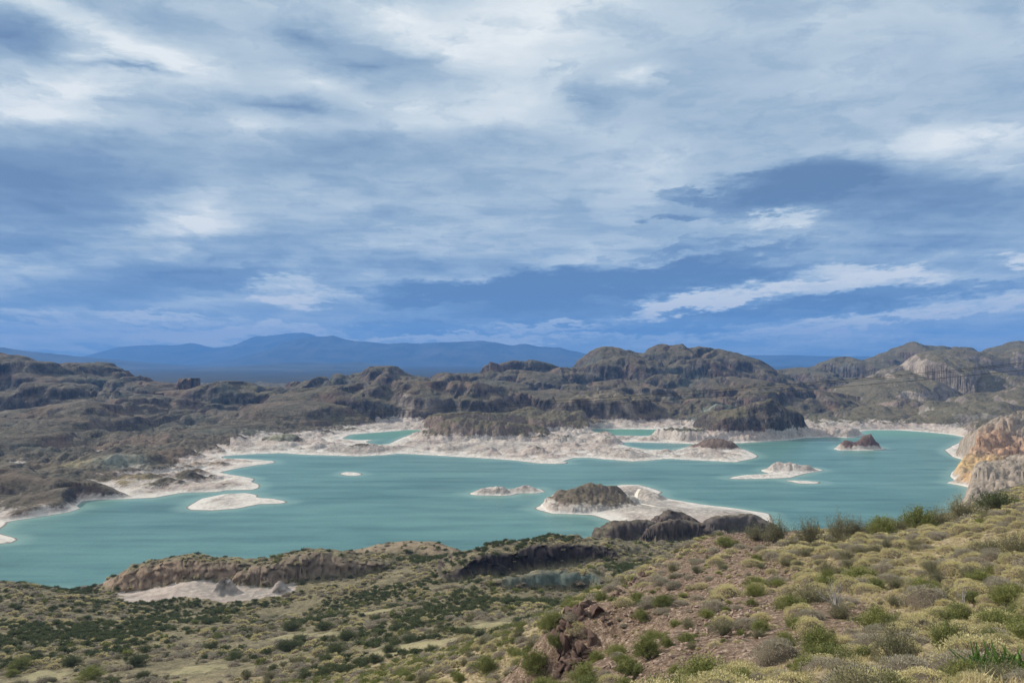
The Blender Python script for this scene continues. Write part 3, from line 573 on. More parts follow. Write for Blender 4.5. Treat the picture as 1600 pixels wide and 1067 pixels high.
ISL_LBL = {'flat': 'flat pale island close to the left shore', 'dot': 'tiny white islet alone in the open water', 'white': 'low white double humped rock island left of the flat topped hill',
           'bar': 'bright white islet with a long thin tail pointing left', 'sliver': 'thin white sandbar just below the bright white islet', 'knob': 'small pale island with a dark brown knob on its right end'}
fq = np.full((NY - 1, NU - 1), -1, np.int32)
keys = ['ground', 'hills'] + groups + ISN
Hq = np.maximum(np.maximum(H[:-1, :-1], H[1:, :-1]), np.maximum(H[:-1, 1:], H[1:, 1:]))
SDq = np.maximum(np.maximum(SD[:-1, :-1], SD[1:, :-1]), np.maximum(SD[:-1, 1:], SD[1:, 1:]))
gq = gid[:-1, :-1]
# far slopes belong to the hill whose crest is nearest in the grid, low ground to the setting
fq = np.where(YY[:-1, :-1] < 600, 0, 1)
fq = np.where(gq >= 0, gq + 2, fq)
xq, yq = XX[:-1, :-1], YY[:-1, :-1]
for i, k in enumerate(ISN):
    pl = isl[k]; c = pl.mean(0); r = np.abs(pl - c).max(0) + 12
    m = (np.abs(xq - c[0]) < r[0]) & (np.abs(yq - c[1]) < r[1])
    if k == 'flat':
        m &= inside(np.array([c + (q - c) * 1.06 for q in pl]), xq, yq)
    if k == 'bar': m &= yq > isl['sliver'][:, 1].max() + 3
    if k == 'sliver': m &= yq <= isl['sliver'][:, 1].max() + 3
    fq = np.where(m, keys.index(k), fq)
fq = np.where((Hq < -0.9) & (SDq < -3), -1, fq)
fq[fq == keys.index('scree')] = 0
if 'spit' in keys: fq[fq == keys.index('spit')] = 0
for k in ('bar', 'knob', 'white', 'dot', 'flat'):      # ridge group ids of the islands fold into the island ids
    pass
land_objs = {}
idx = np.arange(NY * NU).reshape(NY, NU)
flatv = np.stack([XX - XX / nrm_ * dsp + 0.35 * dsp, YY - YY / nrm_ * dsp, H], -1).reshape(-1, 3)
clearm = np.zeros(XX.shape)
for q in [(455,994,6.5),(500,992,5),(760,978,6),(775,975,5),(630,1012,7),(690,1003,7),(70,1055,5),(310,1045,6),(590,955,5)]:
    h_ = hit(q[0], q[1])
    if h_ is not None: clearm = np.maximum(clearm, np.exp(-(((XX - h_.x) / (q[2] * 1.2)) ** 2 + ((YY - h_.y) / q[2]) ** 2) ** 2))
silt = np.clip(sum(np.exp(-(((XX - q[0]) / (r * 1.7)) ** 2 + ((YY - q[1]) / r) ** 2) ** 2) for q, r in [(at_z(1050, 792), 24), (at_z(1000, 796), 20), (at_z(1120, 803), 20), (at_z(980, 775), 22), (at_z(1492, 705), 26), (at_z(1300, 665), 60), (at_z(200, 778), 22), (at_z(560, 705), 40), (at_z(60, 800), 14), (at_d(350, 925, 290), 11), (at_d(430, 925, 286), 9)]), 0, 1) * sstep(SD, 2, 9)
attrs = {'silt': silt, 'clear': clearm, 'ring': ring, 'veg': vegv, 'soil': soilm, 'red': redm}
done = set()
for ki, k in enumerate(keys):
    if k in done: continue
    done.add(k)
    ids = [i for i, kk in enumerate(keys) if kk == k]
    sel = np.isin(fq, ids); 
    if not sel.any(): continue
    rr, cc = np.nonzero(sel)
    f = np.stack([idx[rr, cc], idx[rr, cc + 1], idx[rr + 1, cc + 1], idx[rr + 1, cc]], 1)
    uq, inv = np.unique(f, return_inverse=True)
    me = mesh_np(k, flatv[uq], inv.reshape(-1, 4))
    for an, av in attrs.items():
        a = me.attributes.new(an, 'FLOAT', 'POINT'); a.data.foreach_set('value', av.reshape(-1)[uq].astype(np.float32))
    a = me.attributes.new('tint', 'FLOAT_COLOR', 'POINT'); a.data.foreach_set('color', tint.reshape(-1, 4)[uq].ravel())
    nm = 'ground' if k == 'ground' else 'hills' if k == 'hills' else 'island' if k in ISN else NAMES[k][0]
    o = link(nm, me, LAND); o['kind'] = 'structure'
    if k in ISN: tag(o, ISL_LBL[k], 'island')
    elif k in NAMES: tag(o, NAMES[k][1], NAMES[k][2])
    land_objs[k] = o
HAZE = 8.5e-5
# ------------------------------------------------------------------ water
m, t, out = new_mat('lake_water')
geo = t.node('ShaderNodeNewGeometry'); pos = geo.outputs['Position']
spz = t.node('ShaderNodeSeparateXYZ', {0: pos})
wn = t.noise(t.mapping(pos, sc=(1, 2.4, 1)), 0.006, 6, 0.6)
streakw = t.noise(t.mapping(pos, rot=(0, 0, R(6)), sc=(1, 6.0, 1)), 0.012, 6, 0.6)
colw = t.ramp(t.math('ADD', t.math('MULTIPLY', wn, 0.4), t.math('MULTIPLY', streakw, 0.6)), [(0.37, (0.048, 0.132, 0.124)), (0.5, (0.084, 0.192, 0.175)), (0.62, (0.114, 0.234, 0.207))])
colw = t.mix(t.ss(spz.outputs[1], 880, 1050, 0, 0.8), colw, (0.10, 0.27, 0.185))
off = t.node('ShaderNodeAttribute', attribute_name='offshore').outputs['Fac']
off = t.math('ADD', off, t.math('MULTIPLY', t.math('SUBTRACT', t.noise(pos, .08, 4), .5), 10))
colw = t.mix(t.ss(off, 13, 1, 0, 0.6), colw, (0.20, 0.33, 0.28))
capn = t.noise(t.mapping(pos, sc=(1, 2.2, 1)), 0.33, 3, 0.6)
caps = t.math('MULTIPLY', t.ss(capn, 0.735, 0.78), t.ss(wn, 0.45, 0.6))
colw = t.mix(caps, colw, (0.7, 0.75, 0.74))
wh = t.math('ADD', t.noise(t.mapping(pos, sc=(1, 1.8, 1)), 0.45, 6, 0.62), t.math('MULTIPLY', t.noise(pos, 0.09, 4), 0.9))
bmp = t.node('ShaderNodeBump', {'Strength': 0.5, 'Distance': 0.7, 'Height': wh}).outputs[0]
principled(t, out, colw, 0.33, bmp, 0.28)
rw = np.searchsorted(np.exp(cly), 200.0); gX, gY, gS = cX[rw:], cY[rw:], sd_c[rw:]
wid = np.arange(gX.size).reshape(gX.shape); wf_ = np.stack([wid[:-1, :-1], wid[:-1, 1:], wid[1:, 1:], wid[1:, :-1]], -1).reshape(-1, 4)
wm = mesh_np('water', np.stack([gX, gY, gX * 0], -1).reshape(-1, 3), wf_); a_ = wm.attributes.new('offshore', 'FLOAT', 'POINT'); a_.data.foreach_set('value', (-gS).ravel().astype(np.float32))
wo = link('water', wm, m); wo['kind'] = 'structure'; wo['label'] = 'turquoise lake water'; wo['category'] = 'water'

# ------------------------------------------------------------------ far mountains and the plain below them
m, t, out = new_mat('far_slope')
pos = t.node('ShaderNodeNewGeometry').outputs['Position']
nn = t.noise(pos, 0.002, 6, 0.6)
principled(t, out, t.ramp(nn, [(0.35, (0.030, 0.040, 0.035)), (0.6, (0.085, 0.085, 0.070))]), 0.95, None, 0.1)
FARM = m
def far_range(name, pts, d, depth, label, base=-60, rough=22, seed=0):
    P3 = np.array([at_d(px, py, d) for px, py in pts]); xs = np.linspace(P3[0, 0], P3[-1, 0], 520); zc = np.interp(xs, P3[:, 0], P3[:, 2])
    zc = zc + fbm(xs + seed, xs * 0 + seed, 900, 5, 0.5) * rough * 0.5
    nr = 90; ts = np.linspace(-1, 1, nr)
    X, T = np.meshgrid(xs, ts); Zc = np.broadcast_to(zc, X.shape)
    Yv = d + T * depth
    rdg = billow(X + seed, Yv * 0.6, 1500, 5, 0.55); prof = 1 - np.abs(T) ** 1.25
    Z = base + (Zc - base) * prof * (1 - 0.8 * (np.abs(T) ** 0.5) * rdg * (1 - np.abs(T)))
    idq = np.arange(X.size).reshape(X.shape)
    f = np.stack([idq[:-1, :-1], idq[:-1, 1:], idq[1:, 1:], idq[1:, :-1]], -1).reshape(-1, 4)
    o = link(name, mesh_np(name, np.stack([X, Yv, Z], -1).reshape(-1, 3), f), FARM); o['kind'] = 'structure'; tag(o, label, 'mountains'); return o
far_range('mountains', [(-900,540),(-300,530),(0,552),(60,556),(150,556),(165,548),(185,541),(230,537),(270,538),(300,535),(335,543),(360,540),(380,532),(400,524),(430,523),(450,519.5),(473,517.5),(490,522),(510,530),(545,540),(600,550),(700,560)], 18500, 2600, 'farthest blue summit and its left shoulder, wrapped in low cloud', rough=30, seed=3)
far_range('mountains', [(250,575),(330,566),(380,557),(420,546),(445,533),(470,527),(488,523.5),(505,523),(520,521),(535,526),(560,532),(600,534.5),(660,535),(690,533),(745,531),(775,534),(800,538),(822,535),(840,539),(856,541),(875,542),(900,548),(915,552),(940,560),(1000,572)], 14500, 2300, 'long blue mountain range running right from the peak', rough=26, seed=23)
far_range('mountains', [(-900,535),(0,541),(50,549),(100,556),(160,562),(200,566),(260,572),(300,574),(370,571),(410,568),(470,565),(520,566),(560,564),(590,570),(640,576),(690,582),(760,590)], 9500, 4200, 'lower dark blue foothills in front of the tall range', seed=40)
far_range('mountains', [(1000,556),(1080,553.5),(1200,554),(1300,555),(1345,556),(1380,557),(1500,560),(2400,556)], 15500, 2200, 'level blue tableland on the horizon between the grey hills', rough=4, seed=90)
m, t, out = new_mat('plain'); pos = t.node('ShaderNodeNewGeometry').outputs['Position']
principled(t, out, t.ramp(t.noise(pos, 0.003, 6, 0.6), [(0.35, (0.022, 0.026, 0.022)), (0.65, (0.055, 0.053, 0.040))]), 0.95, None, 0.1)
pln = link('terrain', mesh_np('terrain', [(-21000, -2500, -8), (21000, -2500, -8), (21000, 19500, -8), (-21000, 19500, -8)], [(0, 1, 2, 3)], False), m); pln['kind'] = 'structure'

# ------------------------------------------------------------------ track on the spit
def ribbon(name, pts, wdt, mat, lift=0.12):
    P = np.array(pts); s = np.concatenate([[0], np.cumsum(np.hypot(*np.diff(P, axis=0).T))]); q = np.linspace(0, s[-1], 120)
    x = np.interp(q, s, P[:, 0]); y = np.interp(q, s, P[:, 1])
    k = np.ones(9) / 9; x = np.concatenate([x[:4], np.convolve(x, k, 'valid'), x[-4:]]); y = np.concatenate([y[:4], np.convolve(y, k, 'valid'), y[-4:]])
    tx, ty = np.gradient(x), np.gradient(y); L = np.hypot(tx, ty) + 1e-9; nx, ny = -ty / L, tx / L
    vs = []; fs = []
    for j, o in enumerate(np.linspace(-1, 1, 5)):
        px, py = x + nx * o * wdt / 2, y + ny * o * wdt / 2; vs.append(np.stack([px, py, zat(px, py) + lift], -1))
    V_ = np.stack(vs, 1).reshape(-1, 3)
    for i in range(len(x) - 1):
        for j in range(4): a = i * 5 + j; fs.append((a, a + 5, a + 6, a + 1))
    return link(name, mesh_np(name, V_, fs), mat)
m, t, out = new_mat('track_dust'); principled(t, out, (0.66, 0.60, 0.51), 0.95, None, 0.1)
tr = ribbon('path', shore([(1040, 799), (1022, 797), (1008, 793), (998, 788), (993, 783), (994, 778), (1000, 775)]), 2.6, m); tr['kind'] = 'structure'; tr['label'] = 'pale curving track on the white spit'; tr['category'] = 'track'

# ------------------------------------------------------------------ power cables
m, t, out = new_mat('cable_metal'); principled(t, out, (0.035, 0.035, 0.038), 0.6)
CABLE = m
def cable(pts, d, label, rad=0.03):
    # d(px): the line runs away from the valley on the left to the slope on the right
    P3 = [Vector(at_d(px, py, dd)) for px, py, dd in pts]
    P = np.array([tuple(p) for p in P3]); k = 160; tt = np.linspace(0, 1, k); ts = np.linspace(0, 1, len(P))
    co = np.stack([np.polyval(np.polyfit(ts, P[:, i], min(2, len(P) - 1)), tt) for i in range(3)], -1)
    ang = np.linspace(0, 2 * np.pi, 7)[:-1]
    vs = []; fs = []
    for i in range(k):
        for a in ang: vs.append((co[i, 0], co[i, 1] + math.cos(a) * rad, co[i, 2] + math.sin(a) * rad))
    for i in range(k - 1):
        for j in range(6): a = i * 6 + j; b = i * 6 + (j + 1) % 6; fs.append((a, b, b + 6, a + 6))
    o = link('power_cable', mesh_np('power_cable', vs, fs), CABLE); tag(o, label, 'cable', 'overhead cables crossing the view'); return o
cable([(-400, 690, 130), (400, 653, 96), (800, 634, 84), (1200, 597, 72), (1600, 549, 62), (2000, 490, 54)], 0, 'topmost overhead cable, crossing in front of the hills', 0.022)
cable([(-400, 697, 130.5), (400, 658, 96.5), (800, 638, 84.5), (1200, 600, 72.5), (1600, 552, 62.5), (2000, 494, 54.5)], 0, 'second overhead cable from the top, close under the topmost', 0.016)
cable([(-400, 706, 133), (400, 664, 99), (800, 645, 87), (1200, 608, 75), (1600, 564, 65), (2000, 512, 57)], 0, 'lowest overhead cable of the line', 0.021)

# ------------------------------------------------------------------ plants: shapes
VR = np.random.default_rng(11)
def quads(c, d, n, L, W):
    """diamond leaves at c pointing along d, flat side towards n"""
    s = np.cross(d, n); s /= (np.linalg.norm(s, axis=1, keepdims=True) + 1e-9)
    L = np.asarray(L)[:, None]; W = np.asarray(W)[:, None]
    v = np.stack([c, c + d * L * 0.5 + s * W * 0.5, c + d * L, c + d * L * 0.5 - s * W * 0.5], 1)
    return v.reshape(-1, 3), np.arange(len(c) * 4).reshape(-1, 4)
def unit(n): 
    v = VR.normal(size=(n, 3)); return v / np.linalg.norm(v, axis=1, keepdims=True)
def tubes(paths, r0, r1, sides=4):
    vs = []; fs = []; o = 0
    for P in paths:
        P = np.asarray(P); k = len(P)
        d = P[-1] - P[0]; d = d / (np.linalg.norm(d) + 1e-9); a = np.cross(d, (0.3, 0.2, 0.9)); a /= np.linalg.norm(a) + 1e-9; b = np.cross(d, a)
        sc = 1.0 if len(P) < 2 else 1.0
        for i in range(k):
            r = r0 + (r1 - r0) * i / (k - 1)
            for j in range(sides):
                q = 2 * math.pi * j / sides; vs.append(P[i] + (a * math.cos(q) + b * math.sin(q)) * r)
        for i in range(k - 1):
            for j in range(sides):
                e = o + i * sides + j; g = o + i * sides + (j + 1) % sides; fs.append((e, g, g + sides, e + sides))
        o += k * sides
    return np.array(vs), np.array(fs)
def branch(p, d, L, k=5, wob=0.12, up=0.0):
    P = [np.array(p, float)]; d = np.array(d, float)
    for i in range(k - 1):
        d = d + VR.normal(size=3) * wob + np.array((0, 0, up)); d /= np.linalg.norm(d); P.append(P[-1] + d * L / (k - 1))
    return P
def dome_mesh(rad, h, lump, ns=18, nr=9):
    vs = []; ph = VR.random(6) * 6.28
    for i in range(nr + 1):
        a = (i / nr) * math.pi / 2 * 1.08
        for j in range(ns):
            q = 2 * math.pi * j / ns; k = 1 + lump * (math.sin(3 * q + ph[0]) * math.cos(4 * a + ph[1]) + math.sin(5 * q + ph[2] + 3 * a) * .6)
            vs.append((math.cos(q) * math.sin(a) * rad * k, math.sin(q) * math.sin(a) * rad * k, max(math.cos(a), -0.2) * h * k))
    fs = [(i * ns + j, (i + 1) * ns + j, (i + 1) * ns + (j + 1) % ns, i * ns + (j + 1) % ns) for i in range(nr) for j in range(ns)]
    return np.array(vs), np.array(fs)
def cushion(nl, per, L, W, h=0.62, gap=0.25):
    cs = []; ds = []
    for i in range(nl):
        z = VR.random() ** 0.8; q = VR.random() * 6.28; rr = math.sqrt(max(0, 1 - z * z)); k = 0.78 + VR.random() * 0.14
        lc = np.array([rr * math.cos(q), rr * math.sin(q), z]) * k; lr = 0.16 + VR.random() * 0.15
        n = unit(per); n = n[(n @ lc) > -0.15]; 
        cs.append((lc + n * lr)); ds.append(n * 0.8 + lc * 0.6)
    c = np.concatenate(cs) * np.array([1, 1, h]); d = np.concatenate(ds); d += VR.normal(size=d.shape) * 0.28; d /= np.linalg.norm(d, axis=1, keepdims=True)
    keep = c[:, 2] > -0.02; c = c[keep]; d = d[keep]
    fol = quads(c, d, unit(len(c)), L * (0.6 + VR.random(len(c)) * 0.8), W * (0.7 + VR.random(len(c)) * 0.6))
    return fol, dome_mesh(0.84, 0.82 * h, 0.07)
def bush(nb, per, L, W, h=0.9, spread=1.0, lo=0.45, tw=0.012, irr=0.35):
    paths = []; cs = []; ds = []
    for i in range(nb):
        el = math.acos(VR.random() ** 0.75); q = VR.random() * 6.28
        d = np.array([math.sin(el) * math.cos(q) * spread, math.sin(el) * math.sin(q) * spread, math.cos(el) * h + 0.08])
        Lb = (1 - irr * VR.random()) * np.linalg.norm(d); d /= np.linalg.norm(d)
        P = branch((VR.normal() * .09, VR.normal() * .09, 0), d + np.array([0, 0, .2]), Lb, 5, 0.13); paths.append(P)
        t = lo + (1 - lo) * VR.random(per) ** 0.7; seg = np.minimum((t * 4).astype(int), 3); fr = t * 4 - seg; A = np.array(P)
        c = A[seg] * (1 - fr[:, None]) + A[seg + 1] * fr[:, None] + VR.normal(size=(per, 3)) * 0.055 * (0.5 + t[:, None])
        cs.append(c); ds.append(unit(per) * 0.8 + d * 0.7 + np.array([0, 0, .25]))
    c = np.concatenate(cs); d = np.concatenate(ds); d /= np.linalg.norm(d, axis=1, keepdims=True); c[:, 2] = np.abs(c[:, 2]) + 0.01
    fol = quads(c, d, unit(len(c)), L * (0.6 + VR.random(len(c)) * 0.8), W * (0.7 + VR.random(len(c)) * 0.6))
    return fol, tubes(paths, tw, tw * 0.3, 3)
def deadwood(nb=16, h=1.0, tw=0.026):
    paths = []; sub = []
    for i in range(nb):
        el = 0.15 + VR.random() * 1.0; q = VR.random() * 6.28; d = np.array([math.sin(el) * math.cos(q), math.sin(el) * math.sin(q), math.cos(el) * h])
        P = branch((VR.normal() * .05, VR.normal() * .05, 0), d, 0.7 + VR.random() * .4, 6, 0.16); paths.append(P)
        for j in range(3):
            k = VR.integers(2, 6); e = d * 0.9 + VR.normal(size=3) * 0.6; sub.append(branch(P[k], e, 0.18 + VR.random() * .25, 4, 0.2, 0.05))
    a, fa = tubes(paths, tw, tw * .4, 4); b, fb = tubes(sub, tw * .45, tw * .18, 3)
    return (a, fa), (b, fb)
def tussock(nb, L, W, lean=0.7):
    vs = []; fs = []
    for i in range(nb):
        q = VR.random() * 6.28; l = L * (0.6 + VR.random() * .6); k = lean * VR.random(); bx, by = VR.normal(size=2) * 0.16
        o = len(vs); sx_, sy_ = -math.sin(q) * W, math.cos(q) * W; cx, cy = math.cos(q), math.sin(q)
        for s, f in ((0, 1.0), (0.5, 0.8), (1.0, 0.12)):
            x = bx + cx * k * l * s * s; y = by + cy * k * l * s * s; z = l * s * (1 - 0.35 * k * s)
            vs += [(x - sx_ * f, y - sy_ * f, z), (x + sx_ * f, y + sy_ * f, z)]
        fs += [(o, o + 1, o + 3, o + 2), (o + 2, o + 3, o + 5, o + 4)]
    return np.array(vs), np.array(fs)
def join(parts):
    vs = []; fs = []; mi = []; o = 0
    for k, (v, f) in enumerate(parts):
        if f.shape[1] == 3: f = np.concatenate([f, f[:, 2:]], 1)
        vs.append(v); fs.append(f + o); mi.append(np.full(len(f), k)); o += len(v)
    return np.concatenate(vs), np.concatenate(fs), np.concatenate(mi)

# ------------------------------------------------------------------ plants: materials
def leaf_mat(name, ca, cb, cc=None, var=0.35, trans=0.25):
    m, t, out = new_mat(name)
    rnd = t.node('ShaderNodeObjectInfo').outputs['Random']; pos = t.node('ShaderNodeNewGeometry').outputs['Position']
    col = t.mix(rnd, ca, cb)
    nz = t.noise(pos, 3.5, 4, 0.6)
    if cc: col = t.mix(t.ss(nz, 0.50, 0.66), col, cc)
    k = t.noise(pos, 19.0, 3, 0.6)
    hs = t.node('ShaderNodeHueSaturation', {'Saturation': 1.0, 'Value': t.ss(k, 0.3, 0.7, 1 - var, 1 + var), 'Color': col}).outputs[0]
    b = t.node('ShaderNodeBsdfPrincipled', {'Base Color': hs, 'Roughness': 0.75, 'Specular IOR Level': 0.15})
    tr_ = t.node('ShaderNodeBsdfTranslucent', {0: hs}); mx = t.node('ShaderNodeMixShader', {0: trans}); t.l.new(b.outputs[0], mx.inputs[1]); t.l.new(tr_.outputs[0], mx.inputs[2])
    t.l.new(mx.outputs[0], out.inputs[0]); return m
M_CUSH = leaf_mat('cushion_leaf', (0.62, 0.54, 0.27), (0.45, 0.40, 0.20), (0.74, 0.63, 0.36))
M_GREYC = leaf_mat('grey_cushion_leaf', (0.30, 0.275, 0.20), (0.40, 0.345, 0.255), (0.48, 0.42, 0.32))
M_GREEN = leaf_mat('green_leaf', (0.23, 0.245, 0.075), (0.155, 0.175, 0.06), (0.34, 0.33, 0.12))
M_OLIVE = leaf_mat('olive_leaf', (0.23, 0.215, 0.115), (0.165, 0.165, 0.095), (0.31, 0.27, 0.16))
M_DARKG = leaf_mat('dark_leaf', (0.115, 0.135, 0.058), (0.080, 0.098, 0.048), (0.16, 0.175, 0.08))
M_STRAW = leaf_mat('straw', (0.58, 0.48, 0.26), (0.46, 0.39, 0.20), (0.66, 0.56, 0.33))
M_FLAX = leaf_mat('broad_leaf', (0.10, 0.17, 0.035), (0.07, 0.13, 0.03), (0.16, 0.24, 0.06))
def bark(name, c1, c2):
    m, t, out = new_mat(name); pos = t.node('ShaderNodeNewGeometry').outputs['Position']
    principled(t, out, t.mix(t.noise(pos, 12, 4), c1, c2), 0.9, None, 0.1); return m
M_TWIG = bark('twig_bark', (0.10, 0.085, 0.07), (0.20, 0.17, 0.145)); M_DEAD = bark('bleached_wood', (0.20, 0.18, 0.165), (0.44, 0.41, 0.375)); M_CORE = bark('woody_core', (0.07, 0.055, 0.04), (0.15, 0.12, 0.085))

# ------------------------------------------------------------------ plants: prototypes (kind -> list of (foliage mesh, wood mesh, joined mesh))
def proto(kind, fol, wood, mf, mw):
    a = mesh_np(kind + '_foliage', fol[0], fol[1], False); a.materials.append(mf)
    b = mesh_np(kind + '_branches', wood[0], wood[1], True); b.materials.append(mw)
    v, f, mi = join([fol, wood]); c = mesh_np(kind, v, f, False); c.materials.append(mf); c.materials.append(mw); c.polygons.foreach_set('material_index', mi.astype(np.int32))
    return a, b, c
KINDS = {}
KINDS['cushion_shrub'] = [proto('cushion_shrub', *cushion(50, 150, .060, .022, .62 + .08 * i), M_CUSH, M_CORE) for i in range(3)]
KINDS['grey_cushion_shrub'] = [proto('grey_cushion_shrub', *cushion(46, 140, .062, .021, .55 + .07 * i), M_GREYC, M_CORE) for i in range(3)]
KINDS['green_bush'] = [proto('green_bush', *bush(85, 80, .060, .030, .85 + .1 * i), M_GREEN, M_TWIG) for i in range(3)]
KINDS['olive_bush'] = [proto('olive_bush', *bush(95, 56, .055, .021, .95 + .1 * i, lo=.35, irr=.5, tw=.013), M_OLIVE, M_TWIG) for i in range(3)]
KINDS['dark_bush'] = [proto('dark_bush', *bush(85, 70, .06, .03, .8 + .08 * i, lo=.3), M_DARKG, M_TWIG) for i in range(3)]
lowp = {'cushion': [], 'grey': [], 'green': [], 'olive': [], 'dark': []}
for i in range(3):
    lowp['cushion'].append(proto('low_cushion', *cushion(22, 34, .16, .075, .6), M_CUSH, M_CORE)[2])
    lowp['grey'].append(proto('low_grey', *cushion(20, 30, .17, .075, .55), M_GREYC, M_CORE)[2])
    lowp['green'].append(proto('low_green', *bush(34, 17, .17, .10, .8), M_GREEN, M_TWIG)[2])
    lowp['olive'].append(proto('low_olive', *bush(36, 14, .16, .085, .8, irr=.5), M_OLIVE, M_TWIG)[2])
    lowp['dark'].append(proto('low_dark', *bush(36, 18, .17, .10, .75), M_DARKG, M_TWIG)[2])

# ------------------------------------------------------------------ plants: where they grow
def plant(kind, name, x, y, r, label, cat='bush', group=None, hs=1.0, parts=True, v=None, sink=0.05):
    pr = KINDS[kind]; a, b, c = pr[v if v is not None else int(VR.integers(len(pr)))]
    z = float(zat(x, y)[0]) - sink * r; rot = VR.random() * 6.28; sc = (r * (0.9 + VR.random() * .25), r * (0.9 + VR.random() * .25), r * hs)
    if parts:
        o = bpy.data.objects.new(name, None); C.objects.link(o); o.empty_display_size = 0.1
        for nm, me in (('foliage', a), ('branches', b)):
            ch = bpy.data.objects.new(nm, me); C.objects.link(ch); ch.parent = o
    else:
        o = bpy.data.objects.new(name, c); C.objects.link(o)
    o.location = (x, y, z); o.rotation_euler = (VR.normal() * .05, VR.normal() * .05, rot); o.scale = sc
    tag(o, label, cat, group); return o
placed = []      # (x, y, r)
def special(kind, px, py, rpx, label, d=None, hs=1.0, cat='bush', name=None, v=None):
    """a plant whose foot stands at photo pixel (px, py)"""
    if d is None:
        h = hit(px, py)
        if h is None: return None
        d = h.y
    x = (px - 800) / F * d; r = rpx / F * d * 1.12; placed.append((x, d, r * 1.1))
    return plant(kind, name or ('cushion_shrub' if 'cushion' in kind else 'bush'), x, d, r, label, cat, hs=hs, v=v)
S_ = special
S_('green_bush', 1105, 1072, 46, 'bright green round bush at the lower edge of the red scree', hs=.95)
S_('green_bush', 1150, 1075, 32, 'smaller green bush touching the bright green round bush', hs=.8)
S_('grey_cushion_shrub', 1446, 947, 31, 'largest grey green dome shaped cushion shrub with dark gaps', hs=1.2)
S_('cushion_shrub', 1472, 953, 15, 'small yellowish cushion at the right foot of the grey green dome', hs=1.3)
S_('green_bush', 1524, 912, 22, 'small bright green bush alone on the dry slope', hs=.95)
S_('olive_bush', 1400, 1046, 46, 'large dark twiggy olive bush at the lower right', hs=1.35)
S_('olive_bush', 1378, 1030, 30, 'smaller twiggy bush on the left of the large dark one', hs=1.3)
S_('green_bush', 1478, 1022, 30, 'upright green bush between the dark twiggy bush and the pale cushion', hs=1.5)
S_('olive_bush', 1500, 1012, 34, 'grey stemmed bush behind the long pale cushion', hs=1.1)
S_('green_bush', 1560, 985, 40, 'wide light green bush above the long pale cushion', hs=.8)
S_('green_bush', 1592, 990, 30, 'light green bush cut by the right edge of the picture', hs=.9)
S_('cushion_shrub', 1540, 1037, 54, 'long pale yellow cushion shrub in the lower right corner', hs=.75)
S_('cushion_shrub', 1590, 1030, 30, 'pale cushion joined to the right end of the long one', hs=.9)
S_('cushion_shrub', 1594, 1060, 26, 'golden cushion in the very corner beside the blade leaved plant', hs=.8)
S_('cushion_shrub', 1397, 887, 13, 'small bright yellow cushion, upper one of a touching pair', hs=1.2)
S_('cushion_shrub', 1398, 905, 16, 'yellow cushion, lower one of a touching pair', hs=1.2)
S_('olive_bush', 1262, 945, 40, 'spreading olive bush left of the dead white shrub', hs=.8)
S_('green_bush', 1340, 912, 34, 'dark green flat bush above the dead white shrub', hs=.7)
S_('green_bush', 1232, 955, 26, 'green bush at the left end of the olive thicket', hs=.9)
S_('green_bush', 1440, 923, 26, 'green yellow bush just behind the grey green dome', hs=.8)
S_('olive_bush', 1480, 930, 22, 'brown olive bush to the right behind the grey green dome', hs=.7)
S_('olive_bush', 1585, 872, 38, 'wide olive and grey bush at the right edge below the bluff', hs=.9)
S_('olive_bush', 1545, 868, 32, 'grey stemmed bush left of the wide one at the right edge', hs=.8)
S_('green_bush', 1225, 1010, 20, 'green bush on the rim of the bare red soil', hs=1.1)
S_('green_bush', 1240, 985, 20, 'round green bush above the rim of the bare red soil', hs=1.1)
S_('cushion_shrub', 1135, 935, 22, 'yellow green bush standing in the grey scrub over the scree', hs=1.1)
S_('green_bush', 1180, 925, 20, 'mid green shrub in the middle of the dry slope', hs=1.1)
S_('cushion_shrub', 1285, 1050, 26, 'golden bush near the lower edge left of the dark twiggy bush', hs=1.1)
for (px, d, rp, hs, kk, lb) in [(1212, 88, 22, 1.5, 'olive_bush', 'tall olive bush on the skyline at the tip of the white spit'), (1262, 84, 22, 1.3, 'olive_bush', 'olive bush on the ridge crest right of the bleached branches'), (1312, 80, 24, 1.5, 'olive_bush', 'tallest ragged bush standing against the water on the crest'),
        (1338, 80, 17, 1.6, 'olive_bush', 'narrow bush beside the tallest ragged one on the crest'), (1372, 82, 22, 1.1, 'green_bush', 'soft green bush on the crest in front of open water'), (1398, 84, 18, 1.1, 'olive_bush', 'grey green bush on the crest in front of open water'), (1432, 86, 25, 1.15, 'green_bush', 'dense green bush on the crest near the foot of the bluff'),
        (1462, 88, 24, 1.1, 'olive_bush', 'olive bush on the crest below the white foot of the bluff'), (1500, 92, 28, 1.1, 'olive_bush', 'grey brown bush on the crest touching the white foot of the bluff'), (1552, 95, 27, .9, 'dark_bush', 'dark green bush on the slope under the orange bluff'), (1180, 92, 20, .9, 'olive_bush', 'low bush on the crest behind the small grey outcrop'), (1135, 92, 16, .9, 'green_bush', 'low green bush on the crest above the dark rocks')]:
    S_(kk, px, 0, rp * 1.15, lb, d=d, hs=hs * 1.05)
